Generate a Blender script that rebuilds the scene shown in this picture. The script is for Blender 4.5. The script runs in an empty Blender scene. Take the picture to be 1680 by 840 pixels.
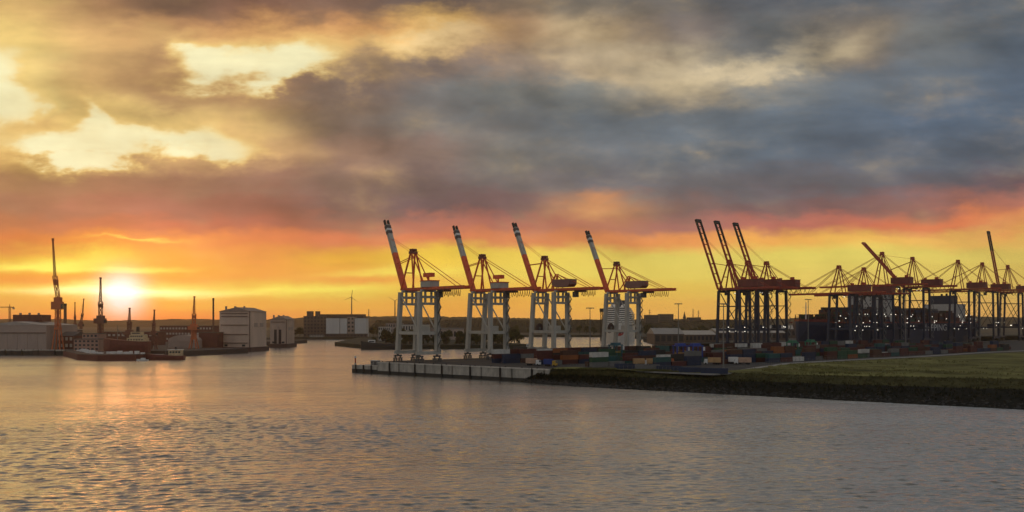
import bpy, bmesh, math, random
from mathutils import Vector, Matrix, noise as mnoise

random.seed(7)
SC = bpy.context.scene
COL = SC.collection
R = math.radians

# ------------------------------------------------------------------ camera
F = 1455.0            # focal length in photograph pixels (1680 wide)
HV = 528.0            # pixel row of the horizon
CZ = 31.0             # camera height above the water
cam_d = bpy.data.cameras.new('camera')
cam = bpy.data.objects.new('camera', cam_d)
COL.objects.link(cam)
cam.location = (0, 0, CZ)
cam.rotation_euler = (R(90), 0, 0)
cam_d.sensor_width = 36.0
cam_d.lens = 36.0 * F / 1680.0
cam_d.shift_y = (HV - 420.0) / 1680.0
cam_d.clip_start = 1.0
cam_d.clip_end = 30000.0
SC.camera = cam

# ------------------------------------------------------------------ sky + sun
SUN_AZ = math.atan((200 - 840) / F)
SUN_EL = math.atan((HV - 483) / F * math.cos(SUN_AZ))
SUN = Vector((math.sin(SUN_AZ) * math.cos(SUN_EL), math.cos(SUN_AZ) * math.cos(SUN_EL), math.sin(SUN_EL)))


def s2l(c):
    c = c / 255.0
    return c / 12.92 if c <= 0.04045 else ((c + 0.055) / 1.055) ** 2.4


def lin(rgb):
    rgb = [min(255.0, c + max(0.0, c - 125) * 0.36) for c in rgb]
    return (s2l(rgb[0]), s2l(rgb[1]), s2l(rgb[2]), 1.0)


world = bpy.data.worlds.new('World')
SC.world = world
world.use_nodes = True
world.cycles.sampling_method = 'MANUAL'
world.cycles.sample_map_resolution = 512


def build_sky():
    nt = world.node_tree
    N, L = nt.nodes, nt.links
    N.clear()
    out = N.new('ShaderNodeOutputWorld')
    bg = N.new('ShaderNodeBackground')
    L.new(bg.outputs[0], out.inputs[0])
    tc = N.new('ShaderNodeTexCoord')
    sep = N.new('ShaderNodeSeparateXYZ')
    L.new(tc.outputs['Generated'], sep.inputs[0])

    def val(x, sock):
        if isinstance(x, (int, float)):
            sock.default_value = x
        else:
            L.new(x, sock)

    def M(op, a, b=0.0, c=None, clamp=False):
        n = N.new('ShaderNodeMath')
        n.operation = op
        n.use_clamp = clamp
        val(a, n.inputs[0])
        val(b, n.inputs[1])
        if c is not None:
            val(c, n.inputs[2])
        return n.outputs[0]

    def MR(v, a, b, c=0.0, d=1.0, smooth=True):
        n = N.new('ShaderNodeMapRange')
        n.interpolation_type = 'SMOOTHSTEP' if smooth else 'LINEAR'
        val(v, n.inputs[0])
        n.inputs[1].default_value = a
        n.inputs[2].default_value = b
        n.inputs[3].default_value = c
        n.inputs[4].default_value = d
        return n.outputs[0]

    def MIX(f, a, b, mode='MIX'):
        n = N.new('ShaderNodeMix')
        n.data_type = 'RGBA'
        n.blend_type = mode
        n.clamp_factor = True
        val(f, n.inputs[0])
        for s, x in ((n.inputs[6], a), (n.inputs[7], b)):
            if isinstance(x, tuple):
                s.default_value = x
            else:
                L.new(x, s)
        return n.outputs[2]

    dx, dy, dz = sep.outputs
    az0 = M('ARCTAN2', dx, dy)
    hyp = M('SQRT', M('ADD', M('MULTIPLY', dx, dx), M('MULTIPLY', dy, dy)))
    te = M('DIVIDE', dz, M('MAXIMUM', hyp, 0.05))
    ca = M('MAXIMUM', M('DIVIDE', dy, M('MAXIMUM', hyp, 0.05)), 0.6)
    e0 = M('DIVIDE', te, ca)
    # cloud-deck coordinates (perspective flattening towards the horizon)
    den = M('ADD', M('MAXIMUM', dz, 0.0), 0.10)
    cmb = N.new('ShaderNodeCombineXYZ')
    L.new(M('DIVIDE', dx, den), cmb.inputs[0])
    L.new(M('DIVIDE', dy, den), cmb.inputs[1])

    def NOISE(scale, detail, rough, off, vec=None, dist=0.0):
        mp = N.new('ShaderNodeMapping')
        mp.inputs['Location'].default_value = off
        L.new(vec or cmb.outputs[0], mp.inputs[0])
        n = N.new('ShaderNodeTexNoise')
        n.inputs['Scale'].default_value = scale
        n.inputs['Detail'].default_value = detail
        n.inputs['Roughness'].default_value = rough
        n.inputs['Distortion'].default_value = dist
        L.new(mp.outputs[0], n.inputs['Vector'])
        return n.outputs[0]

    # second coordinate set: plain direction angles, for round cloud edges
    cm2 = N.new('ShaderNodeCombineXYZ')
    L.new(az0, cm2.inputs[0])
    L.new(M('MULTIPLY', e0, 1.9), cm2.inputs[1])
    nA = NOISE(2.2, 3, 0.5, (3.1, 1.7, 0))
    nB = NOISE(2.2, 3, 0.5, (9.4, 5.2, 4))
    nC = NOISE(10.0, 5, 0.55, (1.3, 2.7, 8), cm2.outputs[0], 0.12)
    nD = NOISE(10.0, 6, 0.62, (6.3, 4.1, 2), cm2.outputs[0], 0.12)
    nE = NOISE(7.0, 5, 0.52, (2.2, 8.8, 1), cm2.outputs[0], 0.15)
    nE2 = NOISE(7.0, 5, 0.52, (2.225, 8.835, 1), cm2.outputs[0], 0.15)
    amp = MR(e0, 0.0, 0.20, 0.12, 1.0)
    waz = M('ADD', M('MULTIPLY', M('SUBTRACT', nA, 0.5), 0.03), M('MULTIPLY', M('SUBTRACT', nC, 0.5), 0.12))
    wel = M('ADD', M('MULTIPLY', M('SUBTRACT', nB, 0.5), 0.015), M('MULTIPLY', M('SUBTRACT', nD, 0.5), 0.085))
    az = M('ADD', az0, M('MULTIPLY', waz, amp))
    el = M('ADD', e0, M('MULTIPLY', wel, amp))
    # horizontal streaks of the low clouds
    cm3 = N.new('ShaderNodeCombineXYZ')
    L.new(M('MULTIPLY', az0, 3.2), cm3.inputs[0])
    L.new(M('MULTIPLY', e0, 46.0), cm3.inputs[1])
    nS = NOISE(1.0, 4, 0.55, (4, 7, 3), cm3.outputs[0], 0.4)
    el = M('ADD', el, M('MULTIPLY', M('SUBTRACT', nS, 0.5), 0.012))

    cols = [0, 140, 280, 420, 560, 700, 840, 980, 1120, 1260, 1400, 1540, 1680]
    A0, A1 = -0.60, 0.60
    rows = [
        (0, [(172, 142, 96), (150, 116, 86), (122, 94, 77), (132, 97, 78), (126, 97, 82), (108, 91, 84), (124, 106, 90), (97, 88, 88), (86, 82, 88), (80, 79, 90), (85, 86, 97), (88, 90, 103), (80, 86, 100)]),
        (50, [(203, 184, 122), (163, 128, 92), (160, 125, 88), (188, 146, 98), (184, 141, 94), (196, 162, 102), (164, 136, 104), (160, 141, 113), (122, 112, 107), (92, 90, 95), (128, 118, 108), (106, 104, 108), (84, 90, 106)]),
        (100, [(206, 196, 140), (167, 138, 98), (150, 119, 88), (190, 166, 120), (160, 138, 108), (116, 102, 97), (138, 124, 110), (150, 136, 117), (158, 147, 130), (112, 107, 108), (133, 124, 113), (100, 101, 110), (82, 89, 107)]),
        (150, [(207, 196, 138), (176, 147, 102), (142, 108, 83), (158, 125, 97), (124, 106, 97), (98, 93, 97), (105, 102, 104), (110, 108, 110), (152, 142, 127), (110, 109, 114), (94, 98, 111), (90, 97, 114), (81, 90, 111)]),
        (200, [(178, 147, 98), (188, 166, 110), (190, 168, 118), (164, 135, 102), (126, 107, 95), (105, 96, 97), (98, 96, 102), (92, 95, 106), (98, 101, 112), (92, 98, 113), (85, 93, 112), (80, 91, 114), (77, 86, 106)]),
        (250, [(186, 154, 98), (190, 166, 110), (180, 150, 108), (178, 148, 110), (142, 117, 99), (130, 111, 102), (106, 99, 100), (96, 96, 106), (90, 95, 109), (85, 92, 109), (85, 91, 109), (82, 88, 106), (75, 80, 97)]),
        (300, [(152, 118, 84), (150, 114, 88), (146, 110, 88), (142, 110, 92), (131, 107, 95), (116, 97, 93), (105, 92, 95), (98, 91, 100), (95, 89, 98), (95, 87, 97), (92, 86, 97), (88, 81, 93), (100, 80, 86)]),
        (340, [(150, 112, 88), (155, 107, 88), (150, 102, 88), (150, 103, 88), (126, 96, 88), (113, 90, 91), (120, 93, 92), (176, 132, 92), (125, 99, 94), (120, 93, 93), (125, 93, 91), (140, 99, 91), (168, 116, 98)]),
        (370, [(165, 111, 78), (175, 111, 82), (176, 107, 83), (161, 102, 83), (151, 106, 88), (165, 111, 92), (160, 106, 92), (168, 118, 93), (152, 107, 97), (165, 107, 93), (175, 112, 92), (190, 126, 88), (200, 150, 97)]),
        (395, [(190, 121, 68), (200, 135, 64), (205, 140, 72), (195, 126, 78), (190, 121, 82), (186, 121, 83), (186, 126, 82), (190, 131, 82), (200, 141, 82), (205, 156, 82), (205, 166, 87), (205, 166, 92), (200, 166, 92)]),
        (425, [(205, 165, 67), (210, 188, 78), (205, 152, 63), (200, 141, 72), (205, 161, 63), (210, 181, 72), (205, 181, 82), (200, 181, 92), (198, 183, 97), (198, 183, 97), (195, 181, 97), (195, 179, 97), (190, 171, 92)]),
        (450, [(205, 146, 54), (205, 158, 58), (205, 153, 62), (200, 146, 67), (200, 151, 67), (205, 176, 77), (203, 183, 87), (200, 183, 92), (200, 183, 94), (198, 179, 94), (195, 176, 94), (192, 173, 92), (188, 166, 87)]),
        (478, [(205, 178, 72), (220, 200, 110), (220, 200, 105), (205, 180, 77), (202, 180, 82), (200, 166, 67), (205, 166, 67), (203, 171, 77), (200, 173, 82), (200, 173, 87), (198, 171, 87), (195, 169, 87), (188, 161, 82)]),
        (500, [(200, 155, 67), (205, 158, 64), (208, 160, 62), (205, 158, 67), (203, 159, 67), (203, 155, 62), (203, 156, 67), (203, 161, 72), (203, 163, 77), (200, 163, 80), (200, 161, 82), (198, 161, 87), (192, 156, 82)]),
        (525, [(195, 131, 62), (203, 124, 54), (207, 124, 54), (200, 136, 67), (205, 150, 67), (203, 150, 67), (203, 152, 72), (203, 156, 77), (203, 158, 80), (200, 158, 82), (200, 157, 84), (198, 156, 86), (192, 152, 84)]),
    ]
    rpos = M('DIVIDE', M('SUBTRACT', az, A0), A1 - A0)
    prev = None
    pe = None
    for v, cs in rows:
        rn = N.new('ShaderNodeValToRGB')
        cr = rn.color_ramp
        cr.interpolation = 'EASE'
        while len(cr.elements) < len(cs):
            cr.elements.new(0.5)
        for i, (u, c) in enumerate(zip(cols, cs)):
            cr.elements[i].position = (math.atan((u - 840) / F) - A0) / (A1 - A0)
        for i, c in enumerate(cs):
            if c[2] > c[0] - 14:
                c = (c[0] + 10, c[1] + 14, c[2] + 9)
            cr.elements[i].color = lin(c)
        L.new(rpos, rn.inputs[0])
        e = (HV - v) / F
        if prev is None:
            prev = rn.outputs[0]
        else:
            prev = MIX(MR(el, pe, e, 0.0, 1.0), prev, rn.outputs[0])
        pe = e
    col = prev

    # breaks in the deck: crisp-edged openings to the bright sky behind
    def blob(u, v, ru, rv, tilt=0.0):
        c = N.new('ShaderNodeCombineXYZ')
        a = M('SUBTRACT', az, math.atan((u - 840) / F))
        b = M('SUBTRACT', el, (HV - v) / F)
        ct, st = math.cos(R(tilt)), math.sin(R(tilt))
        x = M('ADD', M('MULTIPLY', a, ct), M('MULTIPLY', b, st))
        y = M('SUBTRACT', M('MULTIPLY', b, ct), M('MULTIPLY', a, st))
        x = M('MULTIPLY', x, F / ru)
        y = M('MULTIPLY', y, F / rv)
        d = M('ADD', M('MULTIPLY', x, x), M('MULTIPLY', y, y))
        return M('POWER', 2.718, M('MULTIPLY', d, -1.0))

    def total(lst):
        t = None
        for b in lst:
            x = blob(*b[:5])
            if len(b) > 5:
                x = M('MULTIPLY', x, b[5])
            t = x if t is None else M('ADD', t, x)
        return t

    gap = total([(400, 110, 90, 30, 8), (490, 98, 66, 38, 10), (330, 100, 40, 24, 0), (470, 130, 40, 22, 30),
                 (230, 222, 140, 24, 2), (95, 250, 70, 26, 0), (340, 245, 60, 22, -10), (180, 255, 70, 20, 0),
                 (0, 120, 40, 60, 0), (0, 170, 30, 40, 0, .7), (150, 195, 24, 34, 20),
                 (288, 284, 52, 40, 0, -1.3), (35, 305, 70, 40, 0, -0.9), (400, 300, 60, 30, 0, -.6), (60, 190, 40, 22, 0, -.5)])
    gap = M('ADD', gap, M('ADD', M('MULTIPLY', M('SUBTRACT', nE, 0.5), 0.5), M('MULTIPLY', M('SUBTRACT', nD, 0.5), 0.9)))
    halo = MR(gap, -0.05, 0.75, 0.0, 0.55)
    col = MIX(halo, col, lin((210, 176, 116)))
    gm = M('MULTIPLY', MR(gap, 0.10, 0.85, 0.0, 1.0), MR(nC, 0.25, 0.6, 0.75, 1.0))
    col = MIX(M('MULTIPLY', gm, 0.92), col, MIX(MR(gap, .25, 1.2), lin((214, 188, 128)), lin((222, 216, 180))))
    warm = total([(230, 182, 190, 38, 0, .8), (50, 215, 90, 45, 0, .8), (420, 72, 150, 26, 0, .8), (15, 90, 80, 120, 0, 1.1), (440, 215, 60, 30, 0, .6), (640, 66, 110, 16, 0, .8), (150, 60, 90, 40, 0, .5)])
    warm = M('MULTIPLY', warm, M('ADD', M('MULTIPLY', M('SUBTRACT', nC, 0.5), 2.4), 0.85))
    col = MIX(M('MULTIPLY', M('MULTIPLY', warm, 0.6, clamp=True), M('SUBTRACT', 1.0, gm)), col, lin((218, 190, 130)))
    low = total([(110, 431, 60, 9, 2), (205, 441, 75, 4.5, 1), (45, 440, 60, 8, 0), (640, 447, 120, 6, 3, .6), (480, 476, 140, 7, 2, .7), (230, 393, 60, 3, 0, .6)])
    col = MIX(M('MULTIPLY', low, 0.8, clamp=True), col, lin((240, 212, 105)))
    lowd = total([(90, 461, 150, 8, 1, .8), (600, 458, 130, 6, -1, .7), (1600, 362, 60, 13, 8, .8), (1660, 380, 30, 14, 30, .5), (1455, 372, 60, 8, 6, .6)])
    col = MIX(M('MULTIPLY', M('MULTIPLY', lowd, M('ADD', nD, .4)), 0.6, clamp=True), col, lin((205, 118, 70)))
    soft = total([(1115, 118, 75, 36, -12), (1365, 80, 60, 30, 15), (1240, 112, 90, 16, 14), (720, 60, 70, 14, 0, 0.6),
                  (930, 60, 80, 40, 0, 0.6), (990, 100, 60, 40, 0, 0.4)])
    soft = M('MULTIPLY', soft, M('ADD', M('MULTIPLY', M('SUBTRACT', nE, 0.5), 1.6), 0.85))
    col = MIX(M('MULTIPLY', soft, 0.8, clamp=True), col, lin((196, 180, 150)))
    dark = total([(320, 150, 110, 26, 4), (250, 285, 70, 26, 0, 0.8), (330, 300, 60, 30, 0, 0.6), (60, 300, 60, 20, 0, 0.6),
                  (640, 130, 110, 55, 6, 0.8), (540, 190, 80, 30, 0, 0.6), (420, 10, 160, 26, 0, 0.6), (1240, 76, 66, 36, 0, 1.1)])
    dark = M('MULTIPLY', dark, M('ADD', M('MULTIPLY', M('SUBTRACT', nE, 0.5), 1.5), 0.7))
    col = MIX(M('MULTIPLY', dark, 0.36, clamp=True), col, MIX(MR(az, -0.30, 0.05), lin((128, 98, 84)), lin((90, 94, 103))))
    # brightness modulation of the deck
    bm = MR(nE, 0.25, 0.75, 0.90, 1.16, False)
    bm2 = M('MULTIPLY', MR(nS, 0.25, 0.75, 0.94, 1.06, False), M('ADD', 1.0, M('MULTIPLY', M('MULTIPLY', M('SUBTRACT', nC, 0.5), amp), 0.35)))
    bm = M('ADD', bm, M('MULTIPLY', M('SUBTRACT', nE, nE2), 1.2))
    bmix = M('ADD', M('MULTIPLY', M('SUBTRACT', bm, 1.0), M('MULTIPLY', amp, M('SUBTRACT', 1.0, M('MULTIPLY', gm, .7)))), 1.0)
    bm = M('MULTIPLY', M('MULTIPLY', bmix, bm2), M('ADD', MR(e0, 0.0, 0.09, 0.24, 0.0), MR(e0, 0.04, 0.25, 1.15, 1.0)))
    cv = N.new('ShaderNodeCombineXYZ')
    for k in range(3):
        L.new(bm, cv.inputs[k])
    col = MIX(1.0, col, cv.outputs[0], 'MULTIPLY')
    # overhead and behind the camera the deck goes on, lightened to lift the cranes
    col = MIX(MR(te, 0.36, 0.9), col, lin((136, 136, 137)))
    aab = M('ABSOLUTE', az0)
    col = MIX(MR(aab, 0.75, 1.9), col, lin((146, 146, 147)))
    # the sun and the glow round it
    dt = N.new('ShaderNodeVectorMath')
    dt.operation = 'DOT_PRODUCT'
    L.new(tc.outputs['Generated'], dt.inputs[0])
    dt.inputs[1].default_value = SUN
    ang = M('ARCCOSINE', M('MINIMUM', dt.outputs['Value'], 1.0))
    g1 = M('POWER', 2.718, M('MULTIPLY', M('MULTIPLY', ang, ang), -1.0 / (0.0195 ** 2)))
    g2 = M('POWER', 2.718, M('MULTIPLY', ang, -1.0 / 0.048))
    col = MIX(1.0, col, MIX(g2, (0, 0, 0, 1), (0.45, 0.17, 0.02, 1)), 'ADD')
    col = MIX(M('MULTIPLY', g1, 1.25, clamp=True), col, (1.5, 1.42, 1.3, 1))
    # bright slit of clear sky beside the sun
    sl = M('MULTIPLY', M('POWER', 2.718, M('MULTIPLY', M('POWER', M('DIVIDE', M('SUBTRACT', el, (HV - 481) / F), 0.0052), 2.0), -1.0)),
           M('POWER', 2.718, M('MULTIPLY', M('POWER', M('DIVIDE', M('SUBTRACT', az0, SUN_AZ), 0.085), 2.0), -1.0)))
    col = MIX(1.0, col, MIX(sl, (0, 0, 0, 1), (0.75, 0.70, 0.50, 1)), 'ADD')
    # physical clear sky behind it all
    sky = N.new('ShaderNodeTexSky')
    sky.sky_type = 'NISHITA'
    sky.sun_disc = False
    sky.sun_elevation = SUN_EL
    sky.sun_rotation = SUN_AZ
    sc = N.new('ShaderNodeVectorMath')
    sc.operation = 'SCALE'
    L.new(sky.outputs[0], sc.inputs[0])
    sc.inputs['Scale'].default_value = 0.05
    col = MIX(0.06, col, sc.outputs[0])
    L.new(col, bg.inputs[0])
    bg.inputs[1].default_value = 1.0


build_sky()
sun_d = bpy.data.lights.new('sun', 'SUN')
sun_d.energy = 0.06
sun_d.angle = R(8.0)
sun_d.color = (1.0, 0.36, 0.12)
sun = bpy.data.objects.new('sun', sun_d)
COL.objects.link(sun)
sun.rotation_euler = (-SUN).to_track_quat('-Z', 'Y').to_euler()
sun.location = SUN * 500

SC.view_settings.view_transform = 'Standard'
SC.view_settings.look = 'None'
SC.view_settings.gamma = 1.0
SC.view_settings.exposure = 0.0
SC.view_settings.use_curve_mapping = False
SC.cycles.max_bounces = 4
SC.cycles.diffuse_bounces = 2
SC.cycles.glossy_bounces = 2
SC.cycles.transmission_bounces = 1
SC.cycles.volume_bounces = 0
SC.cycles.caustics_reflective = False


# ------------------------------------------------------------------ helpers
def px(u, D):
    return (u - 840.0) / F * D


def pz(v, D):
    return CZ + (HV - v) / F * D


def pd(v, z=0.0):
    return (CZ - z) * F / (v - HV)


MATS = {}


def mat(name, col, rough=0.6, var=0.25, scale=0.4, metal=0.0, emit=0.0, bump=0.0, streak=0.0, spec=0.5):
    if name in MATS:
        return MATS[name]
    m = bpy.data.materials.new(name)
    m.use_nodes = True
    nt = m.node_tree
    N, L = nt.nodes, nt.links
    b = N['Principled BSDF']
    b.inputs['Roughness'].default_value = rough
    b.inputs['Metallic'].default_value = metal
    b.inputs['Specular IOR Level'].default_value = spec
    if emit > 0:
        b.inputs['Base Color'].default_value = (*col, 1)
        b.inputs['Emission Color'].default_value = (*col, 1)
        b.inputs['Emission Strength'].default_value = emit
        MATS[name] = m
        return m
    tc = N.new('ShaderNodeTexCoord')
    mp = N.new('ShaderNodeMapping')
    L.new(tc.outputs['Object'], mp.inputs[0])
    oi = N.new('ShaderNodeObjectInfo')
    ad = N.new('ShaderNodeVectorMath')
    ad.operation = 'SCALE'
    cx = N.new('ShaderNodeCombineXYZ')
    for k in range(3):
        L.new(oi.outputs['Random'], cx.inputs[k])
    L.new(cx.outputs[0], ad.inputs[0])
    ad.inputs['Scale'].default_value = 57.0
    L.new(ad.outputs[0], mp.inputs['Location'])
    if streak:
        mp.inputs['Scale'].default_value = (1, 1, streak)
    n = N.new('ShaderNodeTexNoise')
    n.inputs['Scale'].default_value = scale
    n.inputs['Detail'].default_value = 6
    n.inputs['Roughness'].default_value = 0.65
    L.new(mp.outputs[0], n.inputs['Vector'])
    cr = N.new('ShaderNodeValToRGB')
    cr.color_ramp.elements[0].position = 0.28
    cr.color_ramp.elements[1].position = 0.72
    cr.color_ramp.elements[0].color = (*[max(0, c * (1 - var)) for c in col], 1)
    cr.color_ramp.elements[1].color = (*[min(1, c * (1 + var)) for c in col], 1)
    L.new(n.outputs[0], cr.inputs[0])
    L.new(cr.outputs[0], b.inputs['Base Color'])
    if bump:
        bp = N.new('ShaderNodeBump')
        bp.inputs['Strength'].default_value = bump
        L.new(n.outputs[0], bp.inputs['Height'])
        L.new(bp.outputs[0], b.inputs['Normal'])
    MATS[name] = m
    return m


class MB:
    """collects shapes and links them as one mesh object"""

    def __init__(s):
        s.v = []
        s.f = []

    def add(s, vs, fs):
        o = len(s.v)
        s.v.extend([tuple(v) for v in vs])
        s.f.extend([tuple(i + o for i in f) for f in fs])
        return s

    def box(s, x0, x1, y0, y1, z0, z1):
        vs = [(x0, y0, z0), (x1, y0, z0), (x1, y1, z0), (x0, y1, z0), (x0, y0, z1), (x1, y0, z1), (x1, y1, z1), (x0, y1, z1)]
        return s.add(vs, [(0, 3, 2, 1), (4, 5, 6, 7), (0, 1, 5, 4), (1, 2, 6, 5), (2, 3, 7, 6), (3, 0, 4, 7)])

    def beam(s, p, q, w, h, w2=None, h2=None):
        p, q = Vector(p), Vector(q)
        a = (q - p).normalized()
        up = Vector((0, 0, 1)) if abs(a.z) < 0.95 else Vector((1, 0, 0))
        sd = a.cross(up).normalized()
        ht = sd.cross(a).normalized()
        w2 = w if w2 is None else w2
        h2 = h if h2 is None else h2
        vs = []
        for c, ww, hh in ((p, w, h), (q, w2, h2)):
            for i, j in ((-1, -1), (1, -1), (1, 1), (-1, 1)):
                vs.append(c + sd * (i * ww / 2) + ht * (j * hh / 2))
        return s.add(vs, [(0, 1, 2, 3), (7, 6, 5, 4), (0, 4, 5, 1), (1, 5, 6, 2), (2, 6, 7, 3), (3, 7, 4, 0)])

    def cyl(s, p, q, r0, r1=None, n=10):
        p, q = Vector(p), Vector(q)
        r1 = r0 if r1 is None else r1
        a = (q - p).normalized()
        up = Vector((0, 0, 1)) if abs(a.z) < 0.95 else Vector((1, 0, 0))
        sd = a.cross(up).normalized()
        ht = sd.cross(a).normalized()
        vs = []
        for c, r in ((p, r0), (q, r1)):
            for i in range(n):
                t = 2 * math.pi * i / n
                vs.append(c + sd * (math.cos(t) * r) + ht * (math.sin(t) * r))
        fs = [(i, (i + 1) % n, n + (i + 1) % n, n + i) for i in range(n)]
        fs.append(tuple(range(n - 1, -1, -1)))
        fs.append(tuple(range(n, 2 * n)))
        return s.add(vs, fs)

    def tube(s, pts, r, n=5):
        for a, b in zip(pts[:-1], pts[1:]):
            s.cyl(a, b, r, r, n)
        return s

    def prism(s, poly, z0, z1):
        n = len(poly)
        ar = sum(poly[i][0] * poly[(i + 1) % n][1] - poly[(i + 1) % n][0] * poly[i][1] for i in range(n))
        if ar < 0:
            poly = poly[::-1]
        vs = [(x, y, z0) for x, y in poly] + [(x, y, z1) for x, y in poly]
        fs = [tuple(range(n - 1, -1, -1)), tuple(range(n, 2 * n))]
        fs += [(i, (i + 1) % n, n + (i + 1) % n, n + i) for i in range(n)]
        return s.add(vs, fs)

    def lattice(s, p, q, w0, w1, n, t):
        """four-chord lattice mast from p to q"""
        p, q = Vector(p), Vector(q)
        a = (q - p).normalized()
        up = Vector((0, 0, 1)) if abs(a.z) < 0.9 else Vector((0, 1, 0))
        sd = a.cross(up).normalized()
        ht = sd.cross(a).normalized()
        prev = None
        for i in range(n + 1):
            k = i / n
            c = p.lerp(q, k)
            w = (w0 + (w1 - w0) * k) / 2
            ring = [c + sd * (x * w) + ht * (y * w) for x, y in ((-1, -1), (1, -1), (1, 1), (-1, 1))]
            for j in range(4):
                s.beam(ring[j], ring[(j + 1) % 4], t * .7, t * .7)
            if prev:
                for j in range(4):
                    s.beam(prev[j], ring[j], t, t)
                    if i % 2:
                        s.beam(prev[j], ring[(j + 1) % 4], t * .7, t * .7)
                    else:
                        s.beam(prev[(j + 1) % 4], ring[j], t * .7, t * .7)
            prev = ring
        return s

    def mesh(s, name, m, smooth=False):
        me = bpy.data.meshes.new(name)
        me.from_pydata(s.v, [], s.f)
        if m:
            me.materials.append(m)
        if smooth:
            me.polygons.foreach_set('use_smooth', [True] * len(me.polygons))
        me.update()
        return me

    def build(s, name, m, parent=None, smooth=False):
        o = bpy.data.objects.new(name, s.mesh(name, m, smooth))
        COL.objects.link(o)
        if parent:
            o.parent = parent
        return o


def tag(o, label, cat, group=None):
    o['label'] = label
    o['category'] = cat
    if group:
        o['group'] = group
    return o


def thing(name, label, cat, loc, rz=0.0, group=None):
    o = bpy.data.objects.new(name, None)
    COL.objects.link(o)
    o.empty_display_size = 1
    o.location = loc
    o.rotation_euler = (0, 0, rz)
    return tag(o, label, cat, group)


def put(name, me, parent, loc=(0, 0, 0), rot=(0, 0, 0), sc=(1, 1, 1)):
    o = bpy.data.objects.new(name, me)
    COL.objects.link(o)
    o.parent = parent
    o.location = loc
    o.rotation_euler = rot
    o.scale = sc
    return o


def struct(o):
    o['kind'] = 'structure'
    return o


def ordn(i):
    w = ['zeroth', 'first', 'second', 'third', 'fourth', 'fifth', 'sixth', 'seventh', 'eighth', 'ninth', 'tenth', 'eleventh', 'twelfth']
    return w[i] if i < len(w) else '%d%s' % (i, {1: 'st', 2: 'nd', 3: 'rd'}.get(i % 10 if i % 100 not in (11, 12, 13) else 0, 'th'))


# ------------------------------------------------------------------ materials
GREY = mat('grey_paint', (0.48, 0.465, 0.41), 0.55, 0.2, 0.25, streak=0.25)
FLARE_RED = mat('flare_red', (0.85, 0.13, 0.04), 0.45, 0.2, 0.3)  # bright sky bleeding over the grey cranes' upper steel, put into the colour
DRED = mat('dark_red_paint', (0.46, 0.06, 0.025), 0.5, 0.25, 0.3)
NAVY = mat('navy_paint', (0.012, 0.022, 0.055), 0.45, 0.3, 0.3)
BLACK = mat('black_paint', (0.02, 0.02, 0.022), 0.6, 0.3, 0.5)
WHITE = mat('white_paint', (0.75, 0.75, 0.72), 0.5, 0.1, 0.4)
CONC = mat('concrete', (0.45, 0.42, 0.36), 0.85, 0.42, 0.35, bump=0.2, streak=0.35)
TIDE = mat('wet_algae_concrete', (0.016, 0.017, 0.014), 0.6, 0.4, 0.8)
ASPH = mat('asphalt', (0.035, 0.033, 0.031), 0.85, 0.35, 0.06)
PAVE = mat('pale_road', (0.30, 0.29, 0.27), 0.8, 0.25, 0.15)
RUBBER = mat('rubber', (0.012, 0.012, 0.012), 0.8, 0.3, 1.0)
GLASS = mat('window_glass', (0.03, 0.035, 0.045), 0.12, 0.2, 0.5)
LAMP = mat('lamp_glow', (1.0, 0.93, 0.75), emit=2.0)
STEEL = mat('galvanised_steel', (0.19, 0.19, 0.18), 0.5, 0.2, 0.8, metal=0.3)
BARK = mat('bark', (0.05, 0.035, 0.025), 0.9, 0.3, 2.0)


def leaf_mat(name, c):
    return mat(name, c, 0.8, 0.55, 0.9, spec=0.2)


LEAF1 = leaf_mat('leaves_dark', (0.045, 0.05, 0.018))
LEAF2 = leaf_mat('leaves_olive', (0.075, 0.075, 0.025))
LEAF3 = leaf_mat('leaves_brown', (0.085, 0.06, 0.03))


# ------------------------------------------------------------------ water
WAVE = (0.9, 0.45, 1.6)
WAVE_SLOPE = 0.175


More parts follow.
